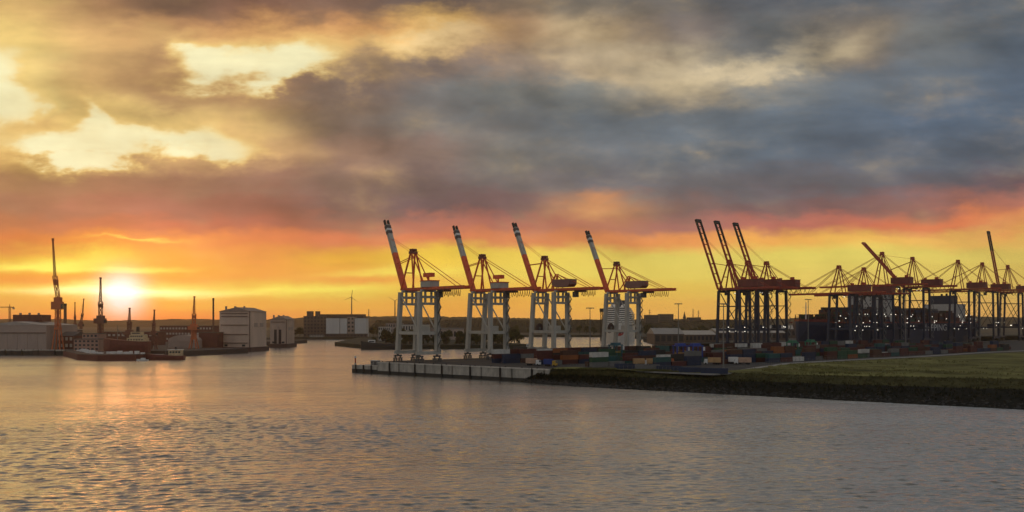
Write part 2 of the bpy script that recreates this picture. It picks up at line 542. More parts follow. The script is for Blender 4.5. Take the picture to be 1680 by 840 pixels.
def water_material():
    m = bpy.data.materials.new('river_water')
    m.use_nodes = True
    N, L = m.node_tree.nodes, m.node_tree.links
    N.remove(N['Principled BSDF'])
    tc = N.new('ShaderNodeTexCoord')

    def nz(scale, sx, sy, rot, detail, rough=0.5):
        mp = N.new('ShaderNodeMapping')
        mp.inputs['Rotation'].default_value = (0, 0, R(rot))
        mp.inputs['Scale'].default_value = (sx, sy, 1)
        L.new(tc.outputs['Object'], mp.inputs[0])
        n = N.new('ShaderNodeTexNoise')
        n.inputs['Scale'].default_value = scale
        n.inputs['Detail'].default_value = detail
        n.inputs['Roughness'].default_value = rough
        L.new(mp.outputs[0], n.inputs['Vector'])
        return n.outputs[0]

    def mul(a, k):
        n = N.new('ShaderNodeMath')
        n.operation = 'MULTIPLY'
        L.new(a, n.inputs[0])
        n.inputs[1].default_value = k
        return n.outputs[0]

    def add(a, c):
        n = N.new('ShaderNodeMath')
        n.operation = 'ADD'
        L.new(a, n.inputs[0])
        L.new(c, n.inputs[1])
        return n.outputs[0]
    def ridge_(x):
        n1 = N.new('ShaderNodeMath')
        n1.operation = 'MULTIPLY_ADD'
        L.new(x, n1.inputs[0])
        n1.inputs[1].default_value = 2.0
        n1.inputs[2].default_value = -1.0
        n2 = N.new('ShaderNodeMath')
        n2.operation = 'ABSOLUTE'
        L.new(n1.outputs[0], n2.inputs[0])
        n3 = N.new('ShaderNodeMath')
        n3.operation = 'SUBTRACT'
        n3.inputs[0].default_value = 1.0
        L.new(n2.outputs[0], n3.inputs[1])
        return n3.outputs[0]
    a = ridge_(nz(0.22, 0.30, 1.0, -6, 2))
    c = nz(0.85, 0.45, 1.0, 8, 3)
    d = nz(0.045, 0.5, 1.0, -12, 2)
    g = nz(0.012, 0.5, 1.2, -10, 3)      # gust patches modulate the ripple height
    mr = N.new('ShaderNodeMapRange')
    mr.interpolation_type = 'SMOOTHSTEP'
    L.new(g, mr.inputs[0])
    mr.inputs[1].default_value = 0.35
    mr.inputs[2].default_value = 0.65
    mr.inputs[3].default_value = 0.5
    mr.inputs[4].default_value = 1.3
    rip = add(mul(a, WAVE[0]), mul(c, WAVE[1]))
    n = N.new('ShaderNodeMath')
    n.operation = 'MULTIPLY'
    L.new(rip, n.inputs[0])
    L.new(mr.outputs[0], n.inputs[1])
    hgt = add(n.outputs[0], mul(d, WAVE[2]))
    bp = N.new('ShaderNodeBump')
    bp.inputs['Strength'].default_value = 1.0
    bp.inputs['Distance'].default_value = 1.0
    L.new(hgt, bp.inputs['Height'])
    lw = N.new('ShaderNodeLayerWeight')
    lw.inputs['Blend'].default_value = 0.5
    L.new(bp.outputs[0], lw.inputs['Normal'])
    fr = N.new('ShaderNodeMapRange')
    L.new(lw.outputs['Facing'], fr.inputs[0])
    fr.inputs[1].default_value = 0.42
    fr.inputs[2].default_value = 0.78
    fr.inputs[3].default_value = 0.20
    fr.inputs[4].default_value = 0.97
    df = N.new('ShaderNodeBsdfDiffuse')
    df.inputs['Color'].default_value = (0.055, 0.052, 0.04, 1)
    gl = N.new('ShaderNodeBsdfGlossy')
    gl.inputs['Color'].default_value = (0.99, 0.96, 0.90, 1)
    gl.inputs['Roughness'].default_value = 0.22
    L.new(bp.outputs[0], gl.inputs['Normal'])
    ms = N.new('ShaderNodeMixShader')
    L.new(fr.outputs[0], ms.inputs[0])
    L.new(df.outputs[0], ms.inputs[1])
    L.new(gl.outputs[0], ms.inputs[2])
    L.new(ms.outputs[0], N['Material Output'].inputs['Surface'])
    return m


def build_water():
    import numpy as np
    rg = np.random.default_rng(4)
    X0, X1, Y0, Y1 = -250.0, 250.0, 112.0, 400.0
    xs = np.linspace(X0, X1, 1110)
    ys = np.linspace(Y0, Y1, 800)
    gx, gy = np.meshgrid(xs, ys)
    z = np.zeros_like(gx)
    ox = np.zeros_like(gx)
    oy = np.zeros_like(gx)
    for i in range(56):
        lam = 1.15 * (3.8 / 1.15) ** rg.random()
        k = 2 * math.pi / lam
        th = -math.pi / 2 + math.radians(9) + rg.normal(0, math.radians(24))
        kx, ky = k * math.cos(th), k * math.sin(th)
        a = WAVE_SLOPE * math.sqrt(2.0 / 56) / k
        ph = kx * gx + ky * gy + rg.uniform(0, 6.283)
        z += a * np.cos(ph)
        sn = np.sin(ph) * a * 0.9
        ox -= sn * kx / k
        oy -= sn * ky / k
    g = np.zeros_like(gx)
    for i in range(10):
        lam = rg.uniform(40, 160)
        th = rg.uniform(0, 6.283)
        g += np.cos(2 * math.pi / lam * (math.cos(th) * gx * .6 + math.sin(th) * gy) + rg.uniform(0, 6.283))
    g = 0.9 + 0.09 * g
    g = np.clip(g, 0.55, 1.35)
    edge = np.minimum(np.minimum(gx - X0, X1 - gx), np.minimum(gy - Y0, Y1 - gy))
    edge = np.minimum(edge, (Y1 - gy) * .2)
    m = np.clip(edge / 40.0, 0, 1)
    m = m * m * (3 - 2 * m) * g
    co = np.stack([gx + ox * m, gy + oy * m, z * m], -1).reshape(-1, 3)
    ny, nx = gx.shape
    idx = np.arange(nx * ny).reshape(ny, nx)
    quads = np.stack([idx[:-1, :-1], idx[:-1, 1:], idx[1:, 1:], idx[1:, :-1]], -1).reshape(-1, 4)
    B = [(-5700, -650), (5700, -650), (5700, 6200), (-5700, 6200)]
    nb = nx * ny
    co = np.concatenate([co, np.array([(x, y, 0.0) for x, y in B])])
    c00, c10, c11, c01 = idx[0, 0], idx[0, -1], idx[-1, -1], idx[-1, 0]
    ring = [list(idx[0, ::-1]) + [nb, nb + 1], list(idx[::-1, -1]) + [nb + 1, nb + 2], list(idx[-1, :]) + [nb + 2, nb + 3], list(idx[:, 0]) + [nb + 3, nb]]
    me = bpy.data.meshes.new('water')
    nq = len(quads)
    loops = np.concatenate([quads.reshape(-1)] + [np.array(r_) for r_ in ring]).astype(np.int32)
    me.vertices.add(len(co))
    me.vertices.foreach_set('co', co.reshape(-1).astype(np.float32))
    me.loops.add(len(loops))
    me.loops.foreach_set('vertex_index', loops)
    tot = [4] * nq + [len(r_) for r_ in ring]
    start = np.concatenate([[0], np.cumsum(tot)[:-1]]).astype(np.int32)
    me.polygons.add(len(tot))
    me.polygons.foreach_set('loop_start', start)
    me.polygons.foreach_set('use_smooth', np.ones(len(tot), dtype=bool))
    me.update(calc_edges=True)
    me.validate()
    me.materials.append(water_material())
    o = bpy.data.objects.new('water', me)
    COL.objects.link(o)
    return o


struct(build_water())

# ------------------------------------------------------------------ berth frame
ZQ = 7.0
P0 = Vector((-64.0, 547.0))
RV = Vector((0.7615, 0.648)).normalized()       # along the rails, away to the right
WV = Vector((-RV.y, RV.x))                       # towards the basin
BROT = math.atan2(WV.y, WV.x)


def sq(s, q):
    p = P0 + RV * s - WV * q
    return (p.x, p.y)


def t_of_u(u, q=0.0):
    k = (u - 840) / F
    a = P0 - WV * q
    return (k * a.y - a.x) / (RV.x - k * RV.y)


# land sheets -----------------------------------------------------------------
tip = (-98.0, 543.0)
wall_end = (4.0, 457.5)
shore = [wall_end, (26, 430), (45, 414), (110, 365), (181, 313), (300, 225), (420, 140)]
top_edge = [(19.5, 448.2), (36, 445), (62, 436), (140, 398), (216, 371), (345, 300), (480, 220)]
berth_far = sq(1500, -4)
land = MB()
poly = [(-80, 529.5)] + top_edge + [(1900, 700), berth_far, sq(-12, -4)]
land.prism(poly, -4, ZQ)
struct(land.build('yard_ground', ASPH))


def noise2(x, y, s, seed=0.0):
    return mnoise.fractal(Vector((x * s, y * s, seed)), 1.0, 2.0, 4)


# grassy bank: from the plateau edge down to the water
def lerp2(a, b, t):
    return (a[0] + (b[0] - a[0]) * t, a[1] + (b[1] - a[1]) * t)


def along(pts, t):
    n = len(pts) - 1
    i = min(int(t * n), n - 1)
    return lerp2(pts[i], pts[i + 1], t * n - i)


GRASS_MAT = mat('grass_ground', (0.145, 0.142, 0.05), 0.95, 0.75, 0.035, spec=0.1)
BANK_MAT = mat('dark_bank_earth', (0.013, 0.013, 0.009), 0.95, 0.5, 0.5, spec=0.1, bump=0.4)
bank = MB()
NT, NS = 260, 10
vs = []
for i in range(NT + 1):
    t = i / NT
    a, b = along(shore, t), along(top_edge, t)
    for j in range(NS + 1):
        k = -0.06 + 1.07 * j / NS
        x, y = lerp2(a, b, k)
        z = ZQ * (max(k, 0) ** 0.85) if k > 0 else k * 8
        if 0 < j < NS:
            z += 0.45 * noise2(x, y, 0.25) * min(1, 3 * k) * min(1, 4 * (1.02 - k))
        if j == NS:
            z = ZQ + 0.06
        vs.append((x, y, z))
fs = [(i * (NS + 1) + j, (i + 1) * (NS + 1) + j, (i + 1) * (NS + 1) + j + 1, i * (NS + 1) + j + 1) for i in range(NT) for j in range(NS)]
bank.add(vs, fs)
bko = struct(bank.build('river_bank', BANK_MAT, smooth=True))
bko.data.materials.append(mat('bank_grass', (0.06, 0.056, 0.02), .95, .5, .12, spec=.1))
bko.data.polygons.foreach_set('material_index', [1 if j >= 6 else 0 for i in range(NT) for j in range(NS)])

# grass sheet on the plateau, between bank edge and the perimeter road
road_pts = [(24, 462), (44, 457), (70, 428), (92, 409), (104, 420), (128, 462), (160, 512), (210, 555), (280, 610), (365, 690), (470, 770), (640, 900)]
gm_ = MB()
NG = 220
rows = []
for i in range(NG + 1):
    t = i / NG
    a, b = along(top_edge, t), along(road_pts, t)
    for j in range(13):
        x, y = lerp2(a, b, -0.004 + 0.965 * j / 12)
        rows.append((x, y, ZQ + 0.05 + (0.35 + 0.5 * noise2(x, y, 0.05, 3)) * (0 < j < 12)))
gm_.add(rows, [(i * 13 + j, (i + 1) * 13 + j, (i + 1) * 13 + j + 1, i * 13 + j + 1) for i in range(NG) for j in range(12)])
struct(gm_.build('grass_field', GRASS_MAT, smooth=True))

# perimeter road, a pale strip on the asphalt
rd = MB()
vs = []
RN = 120
for i in range(RN + 1):
    t = i / RN
    p = Vector(along(road_pts, t))
    d = (Vector(along(road_pts, min(1, t + .01))) - Vector(along(road_pts, max(0, t - .01)))).normalized()
    nrm = Vector((-d.y, d.x))
    for k in (-2.6, 2.6):
        q = p + nrm * k
        vs.append((q.x, q.y, ZQ + 0.13))
        vs.append((q.x, q.y, ZQ - 0.5))
fs = []
for i in range(RN):
    a, b = i * 4, (i + 1) * 4
    fs += [(a, b, b + 2, a + 2), (a + 1, b + 1, b, a), (a + 2, b + 2, b + 3, a + 3)]
rd.add(vs, fs)
struct(rd.build('perimeter_road', PAVE))

# grass tufts and bank weeds
def tuft_mesh(name, m, pts, hmin, hmax, n_bl, spread):
    b = MB()
    for (x, y, z) in pts:
        for k in range(n_bl):
            a = random.uniform(0, 6.28)
            r = random.uniform(0, spread)
            bx, by = x + math.cos(a) * r, y + math.sin(a) * r
            h = random.uniform(hmin, hmax)
            w = h * 0.22
            a2 = random.uniform(0, 6.28)
            lx, ly = random.uniform(-.5, .5) * h, random.uniform(-.5, .5) * h
            b.add([(bx - math.cos(a2) * w, by - math.sin(a2) * w, z - .1), (bx + math.cos(a2) * w, by + math.sin(a2) * w, z - .1), (bx + lx, by + ly, z + h)], [(0, 1, 2)])
    o = b.build(name, m)
    o['kind'] = 'stuff'
    return o


pts = []
for _ in range(5200):
    t = random.uniform(0.12, 0.72)
    k = random.random()
    x, y = lerp2(along(top_edge, t), along(road_pts, t), 0.02 + k * 0.9)
    if noise2(x, y, 0.03, 9) > -0.15:
        pts.append((x, y, ZQ + 0.35))
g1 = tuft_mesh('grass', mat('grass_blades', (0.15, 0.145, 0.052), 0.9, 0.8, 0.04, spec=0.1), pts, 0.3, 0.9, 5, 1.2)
tag(g1, 'rough olive grass covering the flat top of the river bank', 'grass')
pts = []
for _ in range(4200):
    t = random.uniform(0.0, 0.68)
    k = random.random() ** 0.8
    x, y = lerp2(along(shore, t), along(top_edge, t), 0.12 + 0.9 * k)
    pts.append((x, y, ZQ * min(1, 0.12 + .9 * k) ** .85, k))
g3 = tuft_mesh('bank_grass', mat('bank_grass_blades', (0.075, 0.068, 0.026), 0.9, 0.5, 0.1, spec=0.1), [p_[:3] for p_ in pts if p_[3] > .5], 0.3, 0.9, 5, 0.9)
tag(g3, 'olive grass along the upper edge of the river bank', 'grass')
rk = MB()
rq = random.Random(8)
for _ in range(1500):
    t = rq.uniform(0, .7)
    k = abs(rq.gauss(0, .12)) + .005
    x, y = lerp2(along(shore, t), along(top_edge, t), k)
    r_ = rq.uniform(.25, .9)
    zc = ZQ * k ** .85
    pv_ = [(x + r_ * a_ * rq.uniform(.7, 1.2), y + r_ * b_ * rq.uniform(.7, 1.2), zc + r_ * c_ * rq.uniform(.4, .8)) for a_, b_, c_ in ((1, 0, 0), (0, 1, 0), (-1, 0, 0), (0, -1, 0), (0, 0, 1), (0, 0, -1))]
    rk.add(pv_, [(0, 1, 4), (1, 2, 4), (2, 3, 4), (3, 0, 4), (1, 0, 5), (2, 1, 5), (3, 2, 5), (0, 3, 5)])
ro = rk.build('shore_stones', mat('basalt', (.03, .028, .025), .8, .6, .6))
ro['kind'] = 'stuff'
tag(ro, 'dark stones along the waterline of the river bank', 'stones')
pts = [p_[:3] for p_ in pts if p_[3] <= .55]
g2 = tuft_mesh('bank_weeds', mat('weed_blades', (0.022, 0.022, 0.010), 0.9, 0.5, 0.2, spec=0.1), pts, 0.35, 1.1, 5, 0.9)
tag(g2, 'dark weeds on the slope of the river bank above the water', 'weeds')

# ------------------------------------------------------------------ quay wall
def wall_between(p, q, zt, n_f, label, name='quay_wall', band=1.9, first=0.5):
    p, q = Vector(p), Vector(q)
    d = (q - p)
    Ln = d.length
    root = thing(name, label, 'quay wall', (p.x, p.y, 0), math.atan2(d.y, d.x))
    MB().box(0, Ln, 0, 1.2, band, zt - 0.5).build('concrete_face', CONC, root)
    MB().box(0.01, Ln - .01, -0.12, 1.1, -4, band - .003).build('tidal_band', TIDE, root)
    MB().box(-0.1, Ln + .1, -0.25, 1.6, zt - 0.497, zt + 0.12).build('capping_beam', mat('pale_concrete', (0.60, 0.56, 0.49), .85, .2, .3), root)
    fm = MB().box(-0.42, 0.42, -0.75, -0.13, 0.3, zt - .3).cyl((0, -.45, zt - .3), (0, -.45, zt + .5), .22, .22, 8).mesh('fender_pile', RUBBER)
    for i in range(n_f):
        put('fender_pile', fm, root, (Ln * (i + first) / n_f, 0, 0))
        ld = MB()
        xl_ = Ln * (i + first + .37) / n_f
        if xl_ < Ln - 2:
            for dx_ in (-.3, .3):
                ld.box(xl_ + dx_ - .05, xl_ + dx_ + .05, -.3, -.2, .5, zt + .1)
            for kk in range(12):
                ld.box(xl_ - .25, xl_ + .25, -.28, -.22, .8 + kk * (zt - 1.2) / 12, .88 + kk * (zt - 1.2) / 12)
            ld.build('ladder', RUBBER, root)
        for kk in (.15, .62):
            MB().cyl((Ln * (i + kk) / n_f, .8, zt + .13), (Ln * (i + kk) / n_f, .8, zt + .75), .3, .4, 8).build('bollard', BLACK, root)
    return root


wall_between((-80, 528.2), (18.6, 447.4), ZQ, 6, 'pale concrete quay wall with black fender piles in front of the grey cranes')
# lower mooring pier at the tip
tp = [(-98, 543), (-79.8, 528.0), (-66, 541), (-84, 556)]
root = thing('mooring_pier', 'low concrete mooring pier at the left tip of the quay', 'pier', (-98, 543, 0), 0)
loc = [(x + 98, y - 543) for x, y in tp]
MB().prism(loc, 2.4, 4.6).build('deck', CONC, root)
MB().prism([(x * 0.995 + .05, y * .995) for x, y in loc], -4, 2.397).build('tidal_band', TIDE, root)
for k in (0.15, 0.45, 0.75):
    a = Vector(loc[0]).lerp(Vector(loc[1]), k)
    MB().box(a.x - .4, a.x + .4, a.y - .8, a.y - .05, 0.3, 4.9).build('fender_pile', RUBBER, root)
# sheet-pile basin side of the tip
# mooring dolphin marker at the very tip
t_ = thing('navigation_beacon', 'small white and red harbour beacon on the tip of the pier', 'beacon', (px(583, 545), 545, 4.6))
MB().cyl((0, 0, 0), (0, 0, 1.2), .7, .5).build('base', CONC, t_)
MB().cyl((0, 0, 1.2), (0, 0, 4.2), .45, .35).build('post', DRED, t_)
MB().cyl((0, 0, 4.2), (0, 0, 5.4), .65, .5).build('lantern', WHITE, t_)
# red and white service boat / cabin on the pier
t_ = thing('site_cabin', 'grey site cabin standing on the low mooring pier', 'cabin', (px(616, 540), 540, 4.6), R(-39))
MB().box(-3, 3, -1.3, 1.3, 0.1, 2.8).build('body', STEEL, t_)
MB().box(-3.2, 3.2, -1.5, 1.5, 2.8, 3.0).build('roof', WHITE, t_)
MB().box(-2.2, -1.2, -1.36, -1.3, 1.2, 2.2).build('window', GLASS, t_)
MB().box(0.6, 1.6, -1.36, -1.3, 0.2, 2.3).build('door', BLACK, t_)
t_ = thing('barrier', 'red and white barrier rail on the pier before the first grey crane', 'barrier', (px(632, 537), 537, 4.6), R(-39))
for i in range(5):
    MB().box(-6 + i * 2.4, -3.7 + i * 2.4, -.3, .3, 0.3, 1.4).build('plank', DRED if i % 2 == 0 else WHITE, t_)
    MB().box(-5.0 + i * 2.4, -4.7 + i * 2.4, -.2, .2, 0, 0.3).build('foot', CONC, t_)

# ------------------------------------------------------------------ container cranes
G = 22.0


def crane(u, kind, H, apex, blen, bang, label, group):
    t = t_of_u(u)
    x, y = sq(t, 0)
    root = thing('container_crane', label, 'crane', (x, y, ZQ), BROT, group)
    grey = kind in (1, 2)
    LM = GREY if grey else NAVY
    TM = FLARE_RED if grey else DRED  # grey cranes carry the sky's flare as a red tone up here
    s = 6.4 if grey else 7.2
    lw = 2.2 if grey else 1.6
    yb = 2.1 if grey else 3.0

    def p(name, mb, m):
        return mb.build(name, m, root)
    lean = 3.0 if grey else 1.5
    for sy in (-s, s):
        p('leg', MB().beam((1.3, sy, 6.4), (1.3 - lean, sy * .97, H), lw, lw + .4), LM)
        p('leg', MB().beam((-G, sy, 6.4), (-G if grey else -G + 1.0, sy * .97, H), lw, lw + .4), LM)
        p('portal_beam', MB().beam((0.2, sy, 17.2), (-G + .9, sy, 17.2), 1.3, 1.7), LM)
        p('diagonal_brace', MB().cyl((-2.2, sy * .97, H - 2.2), (-G + 1.2, sy, 18.6), .42, .42, 8), LM)
        if not grey:
            p('diagonal_brace', MB().cyl((-G + 1.6, sy * .97, H - 12), (-2, sy, 18.4), .3, .3, 8), LM)
            p('tie_beam', MB().beam((0.4, sy * .97, H - 13), (-G + 1.4, sy * .97, H - 13), .6, .7), LM)
    for xx in (1.3, -G):
        p('sill_beam', MB().beam((xx, -s - 2.4, 5.4), (xx, s + 2.4, 5.4), 1.7, 2.0), LM)
        p('cross_beam', MB().beam((xx * .6 if xx > 0 else xx, -s + .8, 17.25), (xx * .6 if xx > 0 else xx, s - .8, 17.25), 1.3, 1.9), LM)
    bog = MB()
    bog.beam((0, -2.6, 3.3), (0, 2.6, 3.3), .9, 1.0)
    bog.box(-.5, .5, -.5, .5, 3.8, 4.4)
    for yy in (-1.8, 1.8):
        bog.beam((0, yy - 1.4, 1.7), (0, yy + 1.4, 1.7), .8, .8)
        bog.box(-.35, .35, yy - .35, yy + .35, 2.1, 2.9)
        for y2 in (-.85, .85):
            bog.cyl((-.25, yy + y2, .66), (.25, yy + y2, .66), .62, .62, 10)
    bme = bog.mesh('bogie', BLACK if not grey else mat('bogie_paint', (0.12, 0.11, 0.10), .6))
    for xx in (1.3, -G):
        for sy in (-s, s):
            put('bogie', bme, root, (xx, sy, 0.05))
    # portal heads
    for xx in (1.3 - lean, -G if grey else -G + 1):
        if grey:
            for zz in (H - 7.2, H - 3.2, H + .6):
                p('head_beam', MB().beam((xx, -s * .97 + .8, zz), (xx, s * .97 - .8, zz), 1.5, 1.5), GREY)
            for yy in (-2.2, 2.2):
                p('head_post', MB().box(xx - .6, xx + .6, yy - .5, yy + .5, H - 6.4, H - .2), GREY)
        else:
            p('head_beam', MB().beam((xx, -s, H - .4), (xx, s, H - .4), 1.6, 2.0), NAVY)
    back = -60.0 if grey else -52.0
    for sy in (-yb, yb):
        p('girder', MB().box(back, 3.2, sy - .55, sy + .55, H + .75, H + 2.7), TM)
    for k in range(7):
        xx = back + .6 + k * (2.0 - back) / 6.2
        p('girder_tie', MB().beam((xx, -yb + .56, H + 2.0), (xx, yb - .56, H + 2.0), .6, .8), TM)
    wk = MB()
    for sy in (-yb - 1.3, yb + 1.3):
        wk.box(back, 2, sy - .45, sy + .45, H + 1.1, H + 1.2)
        wk.beam((back, sy * 1.12, H + 2.3), (2, sy * 1.12, H + 2.3), .09, .09)
        for k in range(16):
            xx = back + k * (2 - back) / 15
            wk.beam((xx, sy * 1.12, H + 1.15), (xx, sy * 1.12, H + 2.3), .08, .08)
    p('walkway', wk, STEEL)
    # boom
    hz = H + 1.7
    hx = 3.4
    ca, sa = math.cos(R(bang)), math.sin(R(bang))

    def bp(k, off=0.0, yy=0.0):
        return (hx + ca * blen * k - sa * off, yy, hz + sa * blen * k + ca * off)
    if grey:
        p('boom_root', MB().beam(bp(0.0), bp(0.52), 3.2, 2.3, 3.1, 2.5), FLARE_RED)
        p('boom_head', MB().beam(bp(0.521), bp(0.93), 3.1, 2.5, 2.9, 2.2), GREY)
        for sy in (-1.25, 1.25):
            p('boom_prong', MB().beam(bp(0.931, 0, sy), bp(1.0, 0, sy), .9, 1.6), BLACK)
        for i, (k, dk_) in enumerate(((0.80, .04), (0.845, .028), (0.878, .042))):
            p('warning_stripe', MB().beam(bp(k), bp(k + dk_), 3.3, 2.7), WHITE if i % 2 else mat('soot_grey', (.09, .08, .08), .6))
        for k in (0.15, 0.3, 0.45, 0.6, .7):
            p('boom_bracket', MB().beam(bp(k, 1.2), bp(k, 2.2), .5, .5), FLARE_RED if k < .5 else GREY)
    else:
        for sy in (-yb, yb):
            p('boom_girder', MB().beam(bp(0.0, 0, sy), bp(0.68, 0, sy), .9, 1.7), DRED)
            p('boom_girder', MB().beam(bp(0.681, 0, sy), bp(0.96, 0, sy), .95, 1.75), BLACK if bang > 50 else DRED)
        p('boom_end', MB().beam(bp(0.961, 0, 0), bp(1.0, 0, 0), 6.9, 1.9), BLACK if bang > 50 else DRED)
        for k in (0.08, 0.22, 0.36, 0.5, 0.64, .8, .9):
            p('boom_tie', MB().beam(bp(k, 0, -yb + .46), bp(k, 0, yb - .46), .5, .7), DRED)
        for k in (0.3, 0.5, 0.7, .85):
            p('boom_bracket', MB().beam(bp(k, .85, yb), bp(k, 2.2, yb), .4, .4), DRED)
    # A-frame
    ax = -6.0
    for sy in (-1, 1):
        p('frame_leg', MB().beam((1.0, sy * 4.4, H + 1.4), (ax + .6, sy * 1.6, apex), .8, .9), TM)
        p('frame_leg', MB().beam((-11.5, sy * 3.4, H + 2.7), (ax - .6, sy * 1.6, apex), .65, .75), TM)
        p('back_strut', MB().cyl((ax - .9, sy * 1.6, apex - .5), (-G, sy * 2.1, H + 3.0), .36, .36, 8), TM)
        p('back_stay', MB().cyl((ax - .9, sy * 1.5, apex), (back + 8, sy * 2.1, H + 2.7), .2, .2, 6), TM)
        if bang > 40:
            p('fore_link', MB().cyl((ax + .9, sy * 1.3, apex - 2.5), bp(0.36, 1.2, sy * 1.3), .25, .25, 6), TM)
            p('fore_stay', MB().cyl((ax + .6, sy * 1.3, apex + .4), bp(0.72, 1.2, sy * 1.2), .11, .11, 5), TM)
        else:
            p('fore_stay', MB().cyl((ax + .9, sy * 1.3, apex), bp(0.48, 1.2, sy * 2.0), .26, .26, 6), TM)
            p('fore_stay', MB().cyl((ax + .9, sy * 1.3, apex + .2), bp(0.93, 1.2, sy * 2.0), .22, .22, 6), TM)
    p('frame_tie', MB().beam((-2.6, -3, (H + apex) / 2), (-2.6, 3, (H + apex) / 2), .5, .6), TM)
    hd = MB().box(ax - 1.6, ax + 1.6, -2.3, 2.3, apex - .4, apex + 1.0)
    hd.beam((ax - 2.4, -2.6, apex + 1.0), (ax + 2.4, -2.6, apex + 1.0), .1, .1)
    for k in (-1, 1):
        hd.cyl((ax + k * 1.0, -1.6, apex + 1.9), (ax + k * 1.0, 1.6, apex + 1.9), .8, .8, 10)
        hd.box(ax + k * 1.0 - .3, ax + k * 1.0 + .3, -1.9, -1.6, apex + 1, apex + 2.2)
        hd.box(ax + k * 1.0 - .3, ax + k * 1.0 + .3, 1.6, 1.9, apex + 1, apex + 2.2)
    p('sheave_head', hd, TM if not grey else mat('sheave_paint', (0.22, 0.06, 0.04), .5))
    # machinery house
    if kind == 1:
        p('rear_house', MB().box(-G - 6.5, -G + 3.5, -3.3, 3.3, H + 2.75, H + 6.2), GREY)
        p('house_roof', MB().box(-G - 6.9, -G + 3.9, -3.6, 3.6, H + 6.2, H + 6.7), FLARE_RED)
        p('house_post', MB().box(-G - .6, -G + .2, -.4, .4, H + 6.7, H + 8.8), FLARE_RED)
        p('winch_box', MB().box(-G - 4.4, -G + 3.2, -1.6, 1.6, H + 8.8, H + 11.2), FLARE_RED)
    elif kind == 2:
        mh = MB()
        x0, x1 = -G - 12.0, -G + 5.5
        z0, z1 = H + 3.4, H + 8.6
        vs = []
        for yy in (-3.4, 3.4):
            vs += [(x0 + 2.2, yy, z0), (x1 - 3.0, yy, z0), (x1, yy, z0 + 2), (x1 - 1.5, yy, z1), (x0, yy, z1), (x0, yy, z0 + 1.8)]
        mh.add(vs, [(0, 1, 2, 3, 4, 5), (11, 10, 9, 8, 7, 6)] + [(i, 6 + i, 6 + (i + 1) % 6, (i + 1) % 6) for i in range(6)])
        p('machinery_house', mh, mat('house_paint', (0.26, 0.13, 0.11), .5, .2, .3))
        p('house_window', MB().box(x0 + 4, x0 + 6.5, -3.46, -3.402, z0 + 2, z0 + 3.6), GLASS)
        p('house_window', MB().box(x0 + 8, x0 + 10.5, -3.46, -3.402, z0 + 2, z0 + 3.6), GLASS)
        a2 = (-G + 3.5, 0, H + 12.5)
        for sy in (-2.4, 2.4):
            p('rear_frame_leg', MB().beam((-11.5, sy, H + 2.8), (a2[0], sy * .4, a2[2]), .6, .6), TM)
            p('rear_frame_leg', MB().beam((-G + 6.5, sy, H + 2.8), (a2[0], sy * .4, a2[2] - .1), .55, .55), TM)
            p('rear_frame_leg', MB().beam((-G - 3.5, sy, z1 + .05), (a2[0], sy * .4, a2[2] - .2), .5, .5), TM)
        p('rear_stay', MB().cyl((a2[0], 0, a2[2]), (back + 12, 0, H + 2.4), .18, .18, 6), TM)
        p('cable_reel', MB().cyl((2.6, -s + 3.2, 19.5), (3.3, -s + 3.2, 19.5), 3.4, 3.4, 24), mat('reel_paint', (0.07, 0.04, 0.04), .6))
        p('reel_hub', MB().cyl((2.2, -s + 3.2, 19.5), (2.595, -s + 3.2, 19.5), 1.0, 1.0, 16), STEEL)
    else:
        hh = MB().box(-G - 15, -G + 5, -3.9, 3.9, H + 3.0, H + 9.0)
        p('machinery_house', hh, mat('red_house_paint', (0.20, 0.045, 0.035), .5, .25, .2))
        p('house_logo', MB().box(-G - 2, -G + 3, -3.96, -3.902, H + 4.6, H + 7.6), mat('logo_grey', (0.45, 0.42, 0.40), .6))
        p('house_roof', MB().box(-G - 15.3, -G + 5.3, -4.2, 4.2, H + 9.0, H + 9.4), DRED)
        p('roof_vent', MB().box(-G - 11, -G - 8.5, -1.4, 1.4, H + 9.4, H + 11.6), DRED)
        p('roof_vent', MB().box(-G + 1, -G + 3, -1.4, 1.4, H + 9.4, H + 11.2), DRED)
    # trolley, cab, festoon
    tx = back + {669: 22, 782: 25, 884: 19, 1002: 23}[u] if grey else (-8 if bang > 40 else -14 + (u % 7) * 4)
    tr = MB().box(tx - 3, tx + 3, -2.9, 2.9, H - .35, H + .7)
    for k in (-2.2, 2.2):
        tr.cyl((tx + k, -2.2, H + .45), (tx + k, 2.2, H + .45), .5, .5, 8)
    p('trolley', tr, BLACK)
    cb = p('operator_cab', MB().box(tx + 3.1, tx + 6.0, -1.5, 1.5, H - 3.6, H + .1), mat('cab_paint', (0.10, 0.09, 0.09), .5))
    MB().box(tx + 6.0, tx + 6.06, -1.3, 1.3, H - 3.2, H - 1.2).build('cab_window', GLASS, cb)
    fe = MB()
    n_l, x_s, x_e = 9, tx - 3.5, back + 2
    for i in range(n_l):
        xa = x_s + (x_e - x_s) * i / n_l
        xb = x_s + (x_e - x_s) * (i + 1) / n_l
        dp = 3.6 + .5 * math.sin(i * 2.3 + u)
        ptsl = [(xa + (xb - xa) * k / 8, 3.0, H + .5 - dp * (1 - (2 * k / 8 - 1) ** 2)) for k in range(9)]
        fe.tube(ptsl, .2, 4)
    p('festoon_cable', fe, BLACK if not grey else mat('cable_rubber', (0.45, 0.16, 0.06), .7))
    # stair tower on a landside leg
    st = MB()
    zz = 6.5
    k = 0
